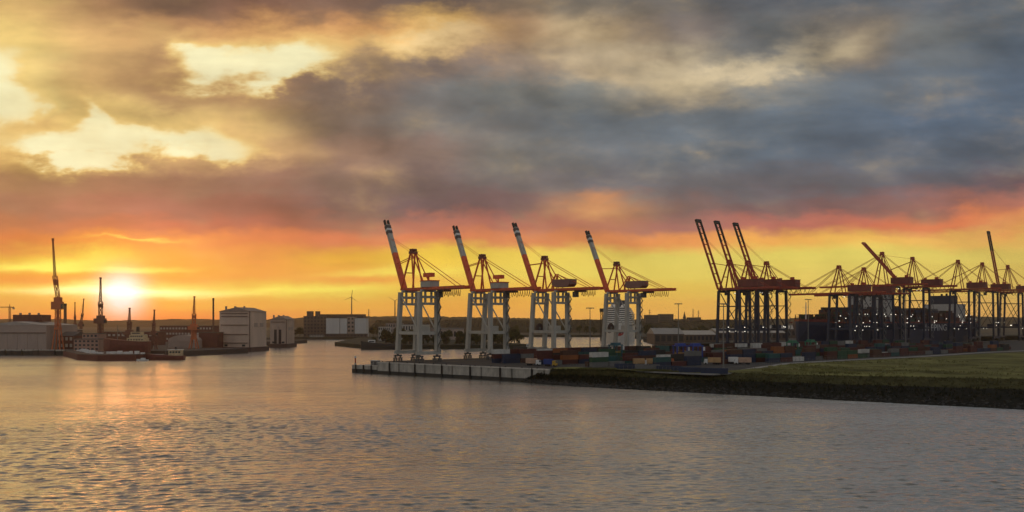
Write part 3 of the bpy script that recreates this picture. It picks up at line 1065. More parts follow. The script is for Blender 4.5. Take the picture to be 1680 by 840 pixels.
    while zz < H - 3:
        xa, xb = (-G - 1.4, -G - 3.8) if k % 2 else (-G - 3.8, -G - 1.4)
        st.beam((xa, -s, zz), (xb, -s, zz + 3.2), .9, .18)
        st.box(xb - .6, xb + .6, -s - .8, -s + .8, zz + 3.15, zz + 3.25)
        zz += 3.3
        k += 1
    for xx in (-G - 1.3, -G - 4.0):
        st.beam((xx, -s + .7, 6.5), (xx, -s + .7, H - 2), .14, .14)
    p('stair', st, STEEL)
    # electrical house at the portal
    p('electric_house', MB().box(-G + 3, -G + 9, -3, 3, 18.25, 21.4), LM)
    if not grey:
        rr = random.Random(int(u))
        lm = MB().cyl((0, 0, 0), (0, 0, .5), .30, .42, 8).mesh('floodlight', LAMP)
        for k in range(6):
            put('floodlight', lm, root, (-G - 1.2 + rr.choice((0, 8, 14, 20)), rr.uniform(-s, s), rr.choice((15.4, 16.0, 19.2, 19.6, H - 2.2, 23.0))))
    return root


gg = 'grey cranes with raised booms on the near quay'
crane(669, 1, 42.0, 66.0, 49.8, 64.5, 'grey crane with raised boom nearest the pier tip, leftmost of four', gg)
crane(782, 1, 42.6, 65.4, 49.0, 65.2, 'second grey crane from the pier tip, its boom raised', gg)
crane(884, 2, 44.0, 67.0, 54.5, 64.8, 'third grey crane from the pier tip, with sloped machinery house', gg)
crane(1002, 2, 45.0, 66.2, 52.0, 65.5, 'fourth grey crane from the pier tip, in front of the cruise ship', gg)
gb = 'dark blue and red cranes of the right-hand terminal'
crane(1187, 3, 50.0, 74.0, 66.0, 69.0, 'leftmost of three red and navy cranes with tall raised booms', gb)
crane(1217, 3, 50.5, 74.5, 66.0, 69.3, 'middle one of three red and navy cranes with tall raised booms', gb)
crane(1248, 3, 51.0, 75.0, 66.0, 69.0, 'rightmost of three red and navy cranes with tall raised booms', gb)
crane(1367, 3, 50.0, 76.5, 44.0, 0.0, 'red and navy crane, boom lowered left towards the three raised booms', gb)
crane(1408, 3, 50.0, 76.5, 44.0, 0.0, 'second lowered-boom crane right of the three raised booms', gb)
crane(1438, 3, 60.0, 94.0, 60.0, 0.0, 'tall crane with lowered boom left of the half-raised boom', gb)
crane(1488, 3, 60.0, 92.0, 70.0, 48.0, 'crane with its boom half raised to the left', gb)
crane(1563, 3, 60.0, 94.0, 62.0, 0.0, 'tall lowered-boom crane just right of the half-raised boom', gb)
crane(1603, 3, 60.0, 94.0, 62.0, 0.0, 'tall lowered-boom crane standing left of the steep boom at the right edge', gb)
crane(1645, 3, 60.0, 94.0, 81.0, 80.0, 'rightmost crane with a steeply raised thin boom', gb)
for nm, q in (('crane_rail', -0.0), ('crane_rail', G)):
    ml = MB()
    for dq in (-.12, .12):
        a, b = Vector(sq(-8 if q == 0 else 6, q - 1.3 if q == 0 else q)), Vector(sq(900, q - 1.3 if q == 0 else q))
    ml.beam((a.x, a.y, ZQ + .04), (b.x, b.y, ZQ + .04), .14, .1)
    tag(ml.build(nm, STEEL), 'steel crane rail on the %s side of the quay' % ('water' if q == 0 else 'yard'), 'rail')

# ------------------------------------------------------------------ containers
CC = {
    'dark red': (0.13, 0.022, 0.016), 'rust brown': (0.12, 0.042, 0.022), 'teal': (0.02, 0.13, 0.13), 'green': (0.02, 0.11, 0.05),
    'dark blue': (0.014, 0.035, 0.10), 'white': (0.55, 0.54, 0.50), 'grey': (0.24, 0.24, 0.23), 'orange': (0.42, 0.13, 0.03), 'tan': (0.52, 0.32, 0.15), 'black': (0.02, 0.02, 0.022)}
CM = {k: mat('container_' + k.replace(' ', '_'), c if k in ('white', 'tan') else tuple(x * .62 for x in c), 0.55, 0.3, 0.35, streak=0.4) for k, c in CC.items()}


def container_mesh(Lc=12.19, W=2.44, Hc=2.6):
    b = MB()
    hl, hw = Lc / 2, W / 2
    n = 20
    for sgn in (-1, 1):
        y0 = sgn * (hw - .09)
        vs = []
        for i in range(n * 2 + 1):
            x = -hl + .12 + (Lc - .24) * i / (n * 2)
            d = sgn * (.05 if (i // 1) % 2 else -.02)
            vs += [(x, y0 + d, .16), (x, y0 + d, Hc - .12)]
        fs = [(2 * i, 2 * i + 2, 2 * i + 3, 2 * i + 1) if sgn < 0 else (2 * i + 1, 2 * i + 3, 2 * i + 2, 2 * i) for i in range(n * 2)]
        b.add(vs, fs)
    b.box(-hl + .1, hl - .1, -hw + .06, hw - .06, Hc - .13, Hc - .05)
    b.box(-hl + .1, hl - .1, -hw + .06, hw - .06, .10, .18)
    for sx in (-1, 1):
        for sy in (-1, 1):
            xx, yy = sx * (hl - .08), sy * (hw - .08)
            b.box(xx - .08, xx + .08, yy - .08, yy + .08, 0, Hc)
        b.box(sx * (hl - .10) - .03, sx * (hl - .10) + .03, -hw + .16, hw - .16, .16, Hc - .14)
    for sy in (-1, 1):
        yy = sy * (hw - .05)
        b.box(-hl + .16, hl - .16, yy - .05, yy + .05, .02, .17)
        b.box(-hl + .16, hl - .16, yy - .05, yy + .05, Hc - .14, Hc - .01)
    for yy in (-.7, -.3, .3, .7):
        b.cyl((hl - .03, yy, .2), (hl - .03, yy, Hc - .2), .03, .03, 4)
    return b.mesh('shipping_container', None)


def corrug(name, Lc):
    me = container_mesh(Lc)
    me.materials.append(CM['dark red'])
    return me


ME40 = corrug('c40', 12.19)
ME20 = corrug('c20', 6.06)
PALETTE = ['dark red'] * 8 + ['rust brown'] * 5 + ['teal'] * 2 + ['green'] * 3 + ['dark blue'] * 4 + ['white'] * 1 + ['grey'] * 3 + ['orange'] + ['black'] * 2
rowdefs = [  # q, s0, s1, name
    (158, 150, 520, 'front row'),
    (150, 60, 520, 'second row'),
    (128, 34, 520, 'third row'),
    (121, 34, 520, 'fourth row'),
    (96, 30, 520, 'fifth row'),
    (89, 30, 520, 'sixth row'),
    (64, 26, 480, 'seventh row'),
    (57, 26, 440, 'rear row'),
]
cands = []
rc = random.Random(11)
for ri, (q, s0, s1, rn) in enumerate(rowdefs):
    s_ = s0 + rc.uniform(0, 6)
    col_i = 0
    while s_ < s1:
        if rc.random() < 0.10:
            s_ += rc.choice((6.5, 13.0))
            continue
        tiers = rc.choice((1, 2, 2, 2, 3) if ri >= 2 else (1, 1, 2, 2, 3))
        if ri in (6, 7):
            tiers = rc.choice((2, 3, 3))
        x, y = sq(s_, q)
        u = 840 + F * x / y
        if u > 1720:
            break
        col_i += 1
        base = rc.choice(PALETTE)
        for k in range(tiers):
            c = base if rc.random() < .5 else rc.choice(PALETTE)
            cands.append((y, x, y, k, tiers, ri, col_i, c))
        s_ += 12.9
# three blue ones beside the fence, in front
special = [('dark blue', 1028, 605, 1), ('grey', 1062, 606.5, 1), ('dark blue', 1098, 609, 1), ('dark blue', 1136, 611.5, 1), ('dark blue', 1172, 613, 1)]
cands.sort()
singles, rest = cands[:292], cands[292:]
tn = ['bottom tier', 'second tier', 'third tier']


def add_container(me, c, loc, rz, label, group='shipping containers stacked in the yard'):
    o = bpy.data.objects.new('shipping_container', me)
    COL.objects.link(o)
    o.location = loc
    o.rotation_euler = (0, 0, rz)
    o.material_slots[0].link = 'OBJECT'
    o.material_slots[0].material = CM[c]
    return tag(o, label, 'container', group)


RROT = math.atan2(RV.y, RV.x)
for (_, x, y, k, tiers, ri, ci, c) in singles:
    add_container(ME40, c, (x + rc.uniform(-.15, .15), y + rc.uniform(-.1, .1), ZQ + .01 + k * 2.605), RROT,
                  '%s container, %s, %s from left in the yard\'s %s' % (c, tn[k], ordn(ci), rowdefs[ri][3]))
if rest:
    rb = {}
    for (_, x, y, k, tiers, ri, ci, c) in rest:
        b = rb.setdefault(c, MB())
        m3 = Matrix.Translation((x, y, ZQ + .01 + k * 2.605)) @ Matrix.Rotation(RROT, 4, 'Z')
        b.add([m3 @ v.co for v in ME40.vertices], [tuple(p_.vertices) for p_ in ME40.polygons])
    allb = MB()
    mats, mi = [], []
    for c, b in rb.items():
        allb.add(b.v, b.f)
        mi += [len(mats)] * len(b.f)
        mats.append(CM[c])
    o = allb.build('far_containers', None)
    for m_ in mats:
        o.data.materials.append(m_)
    o.data.polygons.foreach_set('material_index', mi)
    o['kind'] = 'stuff'
    tag(o, 'far shipping containers at the right end of the yard', 'containers')
for i, (c, u, v, n) in enumerate(special):
    D = pd(v, ZQ)
    add_container(ME40, c, (px(u, D), D, ZQ + .02), R(-18), '%s container lying along the perimeter road, %s from the left' % (c, ordn(i + 1)))

# ------------------------------------------------------------------ yard vehicles
WHEEL = MB().cyl((0, -.18, 0), (0, .18, 0), .52, .52, 14).mesh('wheel', RUBBER)
TAN = CM['tan']


def lorry(u, v, rz, body, cabm, label, bl=7.2):
    D = pd(v, ZQ)
    r = thing('box_lorry', label, 'lorry', (px(u, D), D, ZQ + .02), rz, 'lorries parked in the yard')
    MB().box(-bl / 2, bl / 2, -1.2, 1.2, .95, 1.15).build('chassis', BLACK, r)
    bd = MB().box(-bl / 2, bl / 2, -1.25, 1.25, 1.16, 3.9)
    for k in range(7):
        xx = -bl / 2 + .3 + k * (bl - .6) / 6
        bd.box(xx - .06, xx + .06, -1.29, 1.29, 1.17, 3.88)
    bd.build('cargo_box', body, r)
    cb_ = MB()
    x0 = bl / 2 + .25
    vs = []
    for yy in (-1.15, 1.15):
        vs += [(x0, yy, .6), (x0 + 2.1, yy, .6), (x0 + 2.1, yy, 1.7), (x0 + 1.7, yy, 3.0), (x0, yy, 3.1)]
    cb_.add(vs, [(0, 1, 2, 3, 4), (9, 8, 7, 6, 5)] + [(i, 5 + i, 5 + (i + 1) % 5, (i + 1) % 5) for i in range(5)])
    c_ = cb_.build('cab', cabm, r)
    MB().add([(x0 + 2.06, -1, 1.85), (x0 + 2.06, 1, 1.85), (x0 + 1.74, 1, 2.9), (x0 + 1.74, -1, 2.9)], [(0, 1, 2, 3)]).build('windscreen', GLASS, c_)
    for xx in (-bl / 2 + 1.3, -bl / 2 + 2.5, x0 + 1.1):
        for yy in (-1.05, 1.05):
            put('wheel', WHEEL, r, (xx, yy, .53))
    return r


lorry(1048, 600, R(5), TAN, WHITE, 'left one of the two lorries with square tan boxes before the containers', 6.2)
lorry(1070, 600, R(5), TAN, WHITE, 'right one of the two lorries with square tan boxes before the containers', 6.2)
lorry(1172, 598, R(170), TAN, WHITE, 'tan box lorry left of the white lorry by the light mast', 7)
lorry(1203, 597, R(10), WHITE, WHITE, 'white box lorry beside the light mast near the grass', 5)
lorry(1222, 598, R(172), mat('peach_paint', (0.55, 0.36, 0.25), .6), WHITE, 'peach coloured box lorry right of the white lorry by the mast', 7)
lorry(1092, 597, R(30), WHITE, mat('cab_orange', (.5, .14, .04), .5), 'white box lorry right of the two tan lorries', 6)
lorry(872, 599.5, R(-30), mat('peach_paint', (0.55, 0.36, 0.25), .6), WHITE, 'peach box lorry on the quay in front of the third grey crane', 6)

lorry(900, 601, R(-30), mat('blue_tarpaulin', (0.02, 0.05, 0.22), .6), mat('yellow_paint', (.55, .33, .04), .5), 'blue box lorry with yellow cab at the end of the pale quay wall', 5)


def straddle(u, v, rz, m, label):
    D = pd(v, ZQ)
    r = thing('straddle_carrier', label, 'straddle carrier', (px(u, D), D, ZQ + .02), rz, 'straddle carriers in the yard')
    Hs = 9.5
    for sy in (-2.2, 2.2):
        MB().beam((-4.4, sy, 1.5), (4.4, sy, 1.5), .7, .9).build('side_beam', m, r)
        MB().beam((-4.2, sy, Hs), (4.2, sy, Hs), .6, .7).build('top_beam', m, r)
        for xx in (-3.4, 3.4):
            MB().beam((xx, sy, 1.95), (xx, sy, Hs - .35), .55, .7).build('leg', m, r)
        for xx in (-3.6, -1.3, 1.3, 3.6):
            put('wheel', WHEEL, r, (xx, sy, .65), sc=(1.2, 1.2, 1.2))
    for xx in (-3.4, 3.4):
        MB().beam((xx, -1.9, Hs), (xx, 1.9, Hs), .6, .6).build('cross_beam', m, r)
    MB().box(-2.8, 2.8, -1.8, 1.8, Hs + .35, Hs + 1.5).build('engine_deck', m, r)
    c_ = MB().box(3.8, 5.2, -2.6, -1.0, Hs - 3.0, Hs - .8).build('cab', WHITE, r)
    MB().box(5.2, 5.24, -2.4, -1.2, Hs - 2.6, Hs - 1.2).build('cab_window', GLASS, c_)
    MB().box(-3.2, 3.2, -1.2, 1.2, 4.9, 5.3).build('spreader', mat('yellow_paint', (.55, .33, .04), .5), r)
    return r


BLUE = mat('blue_paint', (0.02, 0.06, 0.32), .45, .2, .3)
for i, (u, v, a, m, lb) in enumerate([
        (1116, 593, 20, BLUE, 'left one of two bright blue straddle carriers behind the lorries'),
        (1141, 593, 24, BLUE, 'right one of two bright blue straddle carriers behind the lorries'),
        (1300, 584, 40, mat('green_machine', (.03, .20, .12), .5), 'green straddle carrier behind the grass, left of the yard road'),
        (1330, 582, 40, mat('green_machine', (.03, .20, .12), .5), 'second green straddle carrier behind the grass'),
        (1010, 591, 40, mat('teal_machine', (.02, .12, .16), .5), 'teal straddle carrier left of the two tan lorries')]):
    straddle(u, v, R(a), m, lb)


# light masts
def light_mast(u, v0, vtop, label, z=ZQ):
    D = pd(v0, z)
    hgt = pz(vtop, D) - z
    r = thing('light_mast', label, 'light mast', (px(u, D), D, z), 0, 'light masts of the terminal')
    MB().cyl((0, 0, 0), (0, 0, hgt), .42, .2, 10).build('pole', STEEL, r)
    MB().cyl((0, 0, 0), (0, 0, .5), .7, .7, 10).build('base', CONC, r)
    MB().beam((-2.4, 0, hgt), (2.4, 0, hgt), .25, .25).build('cross_arm', STEEL, r)
    for xx in (-2.1, -.75, .75, 2.1):
        MB().box(xx - .45, xx + .45, -.5, .3, hgt - .55, hgt - .13).build('lamp_head', STEEL, r)
    return r


light_mast(968, 590, 505, 'light mast between the third and fourth grey cranes')
light_mast(1113, 588, 498, 'light mast standing right of the cruise ship')
light_mast(1187, 605, 498, 'tall light mast at the yard corner beside the white lorry')
light_mast(1326, 580, 491, 'light mast right of the three raised navy and red booms')
light_mast(1486, 576, 480, 'light mast before the middle of the container ship')
light_mast(1608, 573, 484, 'light mast near the right edge before the ship stern')

# perimeter fence: posts and wires
root = thing('perimeter_fence', 'thin wire fence along the pale perimeter road', 'fence', (0, 0, 0))
pm = MB().cyl((0, 0, 0), (0, 0, 2.2), .06, .06, 6).mesh('fence_post', STEEL)
fp = []
for i in range(110):
    p_ = Vector(along(road_pts, .02 + .72 * i / 109))
    d_ = (Vector(along(road_pts, min(1, .03 + .72 * i / 109))) - p_).normalized()
    p_ += Vector((-d_.y, d_.x)) * 3.2
    fp.append((p_.x, p_.y, ZQ))
    put('fence_post', pm, root, fp[-1])
wr = MB()
for hgt in (.7, 1.4, 2.1):
    wr.tube([(a, b, c + hgt) for a, b, c in fp], .03, 3)
wr.build('wire', STEEL, root)


# ------------------------------------------------------------------ container ship
def loft(st, name, m, parent, smooth=False):
    """st: list of rings (same count); closed rings lofted, ends capped"""
    b = MB()
    n = len(st[0])
    vs = [v for ring in st for v in ring]
    fs = []
    for i in range(len(st) - 1):
        for j in range(n):
            a, c = i * n + j, i * n + (j + 1) % n
            fs.append((a, c, c + n, a + n))
    fs.append(tuple(range(n - 1, -1, -1)))
    fs.append(tuple(range((len(st) - 1) * n, len(st) * n)))
    b.add(vs, fs)
    return b.build(name, m, parent, smooth)


def text_part(body, size, m, parent, loc, rot, name):
    cu = bpy.data.curves.new(name, 'FONT')
    cu.body = body
    cu.size = size
    cu.extrude = 0.04
    to = bpy.data.objects.new('tmp_text', cu)
    COL.objects.link(to)
    bpy.context.view_layer.update()
    me = bpy.data.meshes.new_from_object(to.evaluated_get(bpy.context.evaluated_depsgraph_get()))
    bpy.data.objects.remove(to)
    me.materials.clear()
    me.materials.append(m)
    o = put(name, me, parent, loc, rot)
    return o


def ship_t(u, q):
    return t_of_u(u, q)


SQ = -38.0            # ship centreline, on the basin side of the rails
s_bow = t_of_u(1308, SQ)
bx, by = sq(s_bow, SQ)
SHIPROT = RROT        # local +x runs aft, away to the right
ship = thing('container_ship', 'huge dark blue container ship moored behind the navy and red cranes', 'ship', (bx, by, 0), SHIPROT)
HULLB = mat('hull_navy', (0.012, 0.022, 0.06), .5, .3, .05)
st = []
Ls = 372.0
for x, hd_, hw_, zd in ((0, 2.0, .4, 31.5), (8, 10, 2.5, 31), (20, 18, 8, 30.5), (42, 25, 16, 30), (60, 28, 22, 29.5), (90, 29, 28, 29.5), (200, 29, 29, 29.5), (320, 29, 28, 29.5), (352, 29, 20, 29.5), (Ls, 28, 12, 29.5)):
    st.append([(x, -hw_, -2), (x, -(hd_ + hw_) / 2, 12), (x, -hd_, zd - 3), (x, -hd_, zd), (x, hd_, zd), (x, hd_, zd - 3), (x, (hd_ + hw_) / 2, 12), (x, hw_, -2)])
hull = loft(st, 'hull', HULLB, ship)
MB().box(30, Ls - 8, -28.2, 28.2, 29.55, 31.2).build('hatch_coaming', mat('deck_red', (0.20, 0.03, 0.02), .6), ship)
MB().prism([(3, 0), (12, -11), (27, -20), (27, 20), (12, 11)], 31.2, 33.6).build('forecastle', mat('deck_red', (0.20, 0.03, 0.02), .6), ship)
mst = MB().cyl((16, 0, 33.6), (16, 0, 51), .7, .4, 10).beam((16, -4, 46), (16, 4, 46), .3, .3)
mst.build('foremast', WHITE, ship)
# lashing bridges
for k in range(22):
    xx = 40 + k * 14.6
    if abs(xx - s_bow * 0 - 150) < 10 or abs(xx - 322) < 12:
        continue
    lb = MB()
    for yy in range(-27, 28, 6):
        lb.box(xx - .4, xx + .4, yy - .3, yy + .3, 31.2, 38.5)
    for zz in (34.0, 36.4, 38.3):
        lb.box(xx - .5, xx + .5, -27.5, 27.5, zz, zz + .25)
    lb.build('lashing_bridge', mat('lashing_steel', (.10, .04, .035), .6), ship)
# bridge
xb = t_of_u(1428, SQ) - s_bow
br = MB().box(xb - 6, xb + 6, -24, 24, 31.25, 60).box(xb - 7, xb + 5, -29, 29, 60, 63.4)
brg = br.build('bridge_house', mat('ship_white', (.50, .50, .48), .5, .12, .2), ship)
MB().box(xb - 7.07, xb - 7.005, -28, 28, 61.2, 62.6).build('bridge_window', GLASS, brg)
for zz in range(35, 60, 4):
    for yy in range(-21, 22, 6):
        put('window', MB().box(-.05, .05, -.7, .7, -.6, .6).mesh('w', GLASS), brg, (xb - 6.06, yy, zz))
MB().cyl((xb, 0, 63.4), (xb, 0, 74), .8, .3).beam((xb, -5, 69), (xb, 5, 69), .4, .4).build('radar_mast', WHITE, brg)
# funnel
xf = t_of_u(1549, SQ) - s_bow
MB().box(xf - 9, xf + 9, -22, 22, 31.25, 53).build('engine_house', mat('ship_white', (.50, .50, .48), .5, .12, .2), ship)
fn = MB().box(xf - 9, xf + 8, -13, 13, 53.02, 63.6).build('funnel', NAVY, ship)
MB().cyl((xf, -3, 63.6), (xf, -3, 66.5), 1.3, 1.3).cyl((xf, 3, 63.6), (xf, 3, 66.0), 1.3, 1.3).build('exhaust_pipe', BLACK, fn)
# lettering on the side facing the camera (local -y is the berth side)
xl = t_of_u(1513, SQ + 29) - s_bow
xr = t_of_u(1553, SQ + 29) - s_bow
tp_ = text_part('SHIPPING', 10.5, mat('hull_letter_white', (.75, .75, .73), .5, .05), ship, (xl, -29.06, 20.8), (R(90), 0, 0), 'hull_lettering')
tp_.scale = ((xr - xl) / max(v.co.x for v in tp_.data.vertices), 1.0, 1.0)
MB().box(58, 70, -29.2, -28.3, 24.5, 26).build('hull_mark', mat('hull_letter_white', (.75, .75, .73), .5, .05), ship)
rr = random.Random(5)
lmesh = MB().cyl((0, 0, 0), (0, 0, .6), .34, .45, 8).mesh('deck_lamp', LAMP)
for k in range(70):
    xx = rr.uniform(20, Ls - 10)
    put('deck_lamp', lmesh, ship, (xx, -28.9 if rr.random() < .6 else rr.uniform(-27, -20), rr.choice((29.7, 31.6, 34.3, 36.7, 38.7))))
# deck containers: one mass, too many and too far to tell apart
allb = MB()
mi, mats = [], []
cols_ = [('dark red', 6), ('rust brown', 4), ('black', 3), ('dark blue', 2), ('green', 1), ('grey', 1)]
pal = [c for c, n in cols_ for _ in range(n)]
boxes = {}
for bay in range(23):
    xx = 47 + bay * 14.6
    if abs(xx - xb) < 12 or abs(xx - xf) < 15 or xx > Ls - 14:
        continue
    hbase = rr.choice((2, 3, 4, 4, 5, 6)) if bay > 2 else rr.choice((1, 2))
    for row in range(-10, 11):
        hh = max(0, hbase + rr.choice((-1, 0, 0, 0, 1)))
        for k in range(hh):
            boxes.setdefault(rr.choice(pal), MB()).box(xx - 6.0, xx + 6.0, row * 2.5 - 1.2, row * 2.5 + 1.2, 31.25 + k * 2.62, 31.25 + k * 2.62 + 2.56)
for c, b in boxes.items():
    allb.add(b.v, b.f)
    mi += [len(mats)] * len(b.f)
    mats.append(CM[c])
dk = allb.build('deck_cargo', None)
for m_ in mats:
    dk.data.materials.append(m_)
dk.data.polygons.foreach_set('material_index', mi)
dk.location = (bx, by, 0)
dk.rotation_euler = (0, 0, SHIPROT)
dk['kind'] = 'stuff'
tag(dk, 'dark red and brown containers stowed on deck of the huge ship', 'containers')

# ------------------------------------------------------------------ far land
FARG = mat('far_ground', (0.06, 0.052, 0.035), .95, .4, .02)
far = MB()
far.prism([(178, 1025), (1500, 2150), (3500, 2600), (3500, 2700), (210, 1420)], -3, 5.0)
struct(far.build('basin_quay_land', ASPH))
far = MB()
far.prism([(-174, 1030), (-120, 1016), (-40, 1012), (12, 1030), (20, 1060), (-30, 1180), (-60, 1500), (-260, 1500), (-230, 1150)], -3, 4.5)
struct(far.build('wooded_headland', mat('headland_ground', (0.03, 0.028, 0.014), .95, .4, .05)))
far = MB()
far.prism([(-390, 1555), (-240, 1560), (-235, 1700), (20, 1800), (200, 1790), (260, 1440), (3600, 2660), (5600, 4000), (5600, 6100), (-5600, 6100), (-5600, 1500), (-900, 1300), (-700, 1250), (-470, 1250), (-400, 1380)], -3, 4.4)
struct(far.build('far_shore', FARG))
# left shipyard ground
YARDL = MB()
YARDL.prism([(-900, 860), (-478, 826), (-425, 815), (-400, 820), (-300, 800), (-262, 880), (-300, 905), (-352, 1010), (-300, 1300), (-420, 1360), (-900, 1360)], -3, 4.6)
struct(YARDL.build('shipyard_ground', mat('shipyard_ground_mat', (.08, .06, .05), .9, .3, .05)))


# hills with woods
def ridge(name, u0, u1, D, depth, vt, seed, m, jag=3.0, n=420, zb=4.0):
    b = MB()
    ny = 8
    vs = []
    for i in range(n + 1):
        u = u0 + (u1 - u0) * i / n
        top = vt(u)
        for j in range(ny + 1):
            k = j / ny
            Dj = D + depth * k
            x = px(u, D) * (1 + .0 * k)
            y = Dj
            prof = math.sin(min(1.0, k * 1.6) * math.pi / 2)
            z = zb + (pz(top, D) - zb) * prof
            if j:
                z += (mnoise.noise(Vector((x * .02, y * .02, seed))) * .6 + random.uniform(-.5, .5)) * jag * (1 if j > 1 else .4)
            else:
                z = zb - 6
            vs.append((x + random.uniform(-3, 3) * (0 < i < n), y, z))
    b.add(vs, [(i * (ny + 1) + j, (i + 1) * (ny + 1) + j, (i + 1) * (ny + 1) + j + 1, i * (ny + 1) + j + 1) for i in range(n) for j in range(ny)])
    return b.build(name, m)


HILLM = mat('far_woods', (0.050, 0.040, 0.026), .95, .5, .03, spec=.1)
o = ridge('far_wooded_hills', -500, 2300, 4200, 900, lambda u: 522.5 + 2.0 * math.sin(u * .006 + 1) + (1.5 if u < 400 else 0) - (2.0 if 480 < u < 760 else 0) + 1.2 * math.sin(u * .021), 2.0, HILLM, 9.0, 700)
o['kind'] = 'stuff'
tag(o, 'far wooded ridge along the whole horizon', 'woods')
o = ridge('middle_woods', 600, 1250, 2150, 350, lambda u: 526.0 + 1.5 * math.sin(u * .03) + 1.5 * math.sin(u * .011 + 2), 5.0, HILLM, 5.0, 420)
o['kind'] = 'stuff'
tag(o, 'dark woods behind the four grey cranes', 'woods')


# ------------------------------------------------------------------ trees
def tree_meshes(seed, h, w, n):
    r = random.Random(seed)
    tk = MB()
    tk.cyl((0, 0, -.3), (0, 0, h * .35), .03 * h, .02 * h, 7).cyl((0, 0, h * .35), (r.uniform(-.3, .3), 0, h * .75), .02 * h, .008 * h, 6)
    clumps = []
    for k in range(7):
        a = r.uniform(0, 6.28)
        q = (math.cos(a) * w * r.uniform(.15, .38), math.sin(a) * w * r.uniform(.15, .38), h * r.uniform(.4, .86))
        tk.cyl((0, 0, h * r.uniform(.25, .5)), q, .011 * h, .004 * h, 5)
        clumps.append((q, w * r.uniform(.16, .28)))
    clumps.append(((0, 0, h * .78), w * .24))
    lf = MB()
    for k in range(n):
        (c, rad) = r.choice(clumps)
        d = Vector((r.gauss(0, 1), r.gauss(0, 1), r.gauss(0, 1))).normalized() * rad * r.random() ** .4
        p_ = Vector(c) + Vector((d.x, d.y, d.z * .85))
        a = Vector((r.gauss(0, 1), r.gauss(0, 1), r.gauss(0, 1))).normalized()
        b = a.orthogonal().normalized()
        sz = h * r.uniform(.025, .06)
        c2 = a.cross(b)
        lf.add([p_ - b * sz - c2 * sz * .6, p_ + b * sz - c2 * sz * .6, p_ + b * sz * .7 + c2 * sz, p_ - b * sz * .7 + c2 * sz], [(0, 1, 2, 3)])
    return tk, lf


TREES = []
for i, (h, w, lm) in enumerate(((11, 10, LEAF1), (9, 9, LEAF2), (13, 10, LEAF1), (8, 10, LEAF3), (10, 8, LEAF2))):
    tk, lf = tree_meshes(40 + i, h, w, 520)
    TREES.append((tk.mesh('trunk', BARK), lf.mesh('crown', lm)))


def tree(x, y, z, k, s, label, group, name='broadleaf_tree'):
    tm, lm = TREES[k % len(TREES)]
    r = thing(name, label, 'tree', (x, y, z), random.uniform(0, 6.28), group)
    r.scale = (s, s, s * random.uniform(.85, 1.15))
    put('trunk', tm, r)
    put('crown', lm, r)
    return r


rt = random.Random(3)
for k in range(120):
    u = rt.uniform(602, 868)
    D = rt.uniform(1018, 1130) if k > 50 else rt.uniform(1016, 1030)
    if px(u, D) < -168 or px(u, D) > 10 or (D < 1024 and not -125 < px(u, D) < -20):
        continue
    tree(px(u, D), D, 4.4, rt.randrange(5), rt.uniform(.5, .8) if k <= 50 else rt.uniform(1.0, 1.6), 'bushy dark tree on the headland behind the first two grey cranes', 'trees on the headland')
for k in range(34):
    u = rt.uniform(780, 985)
    D = rt.uniform(1830, 1950)
    tree(px(u, D), D, 4.3, rt.randrange(5), rt.uniform(1.1, 1.9), 'dark tree on the far shore behind the third and fourth grey cranes', 'trees on the far shore')
for k in range(30):
    u = rt.uniform(1060, 1180)
    D = rt.uniform(1700, 1950)
    tree(px(u, D), D, 4.3, rt.randrange(5), rt.uniform(1.1, 1.8), 'dark tree on the shore between cruise ship and raised red booms', 'trees behind the sheds')
for k in range(26):
    u = rt.uniform(485, 640)
    D = rt.uniform(1600, 1690)
    if 500 < u < 606:
        continue
    tree(px(u, D), D, 4.3, rt.randrange(5), rt.uniform(.9, 1.5), 'dark tree beside the silo buildings on the far shore', 'trees by the silos')


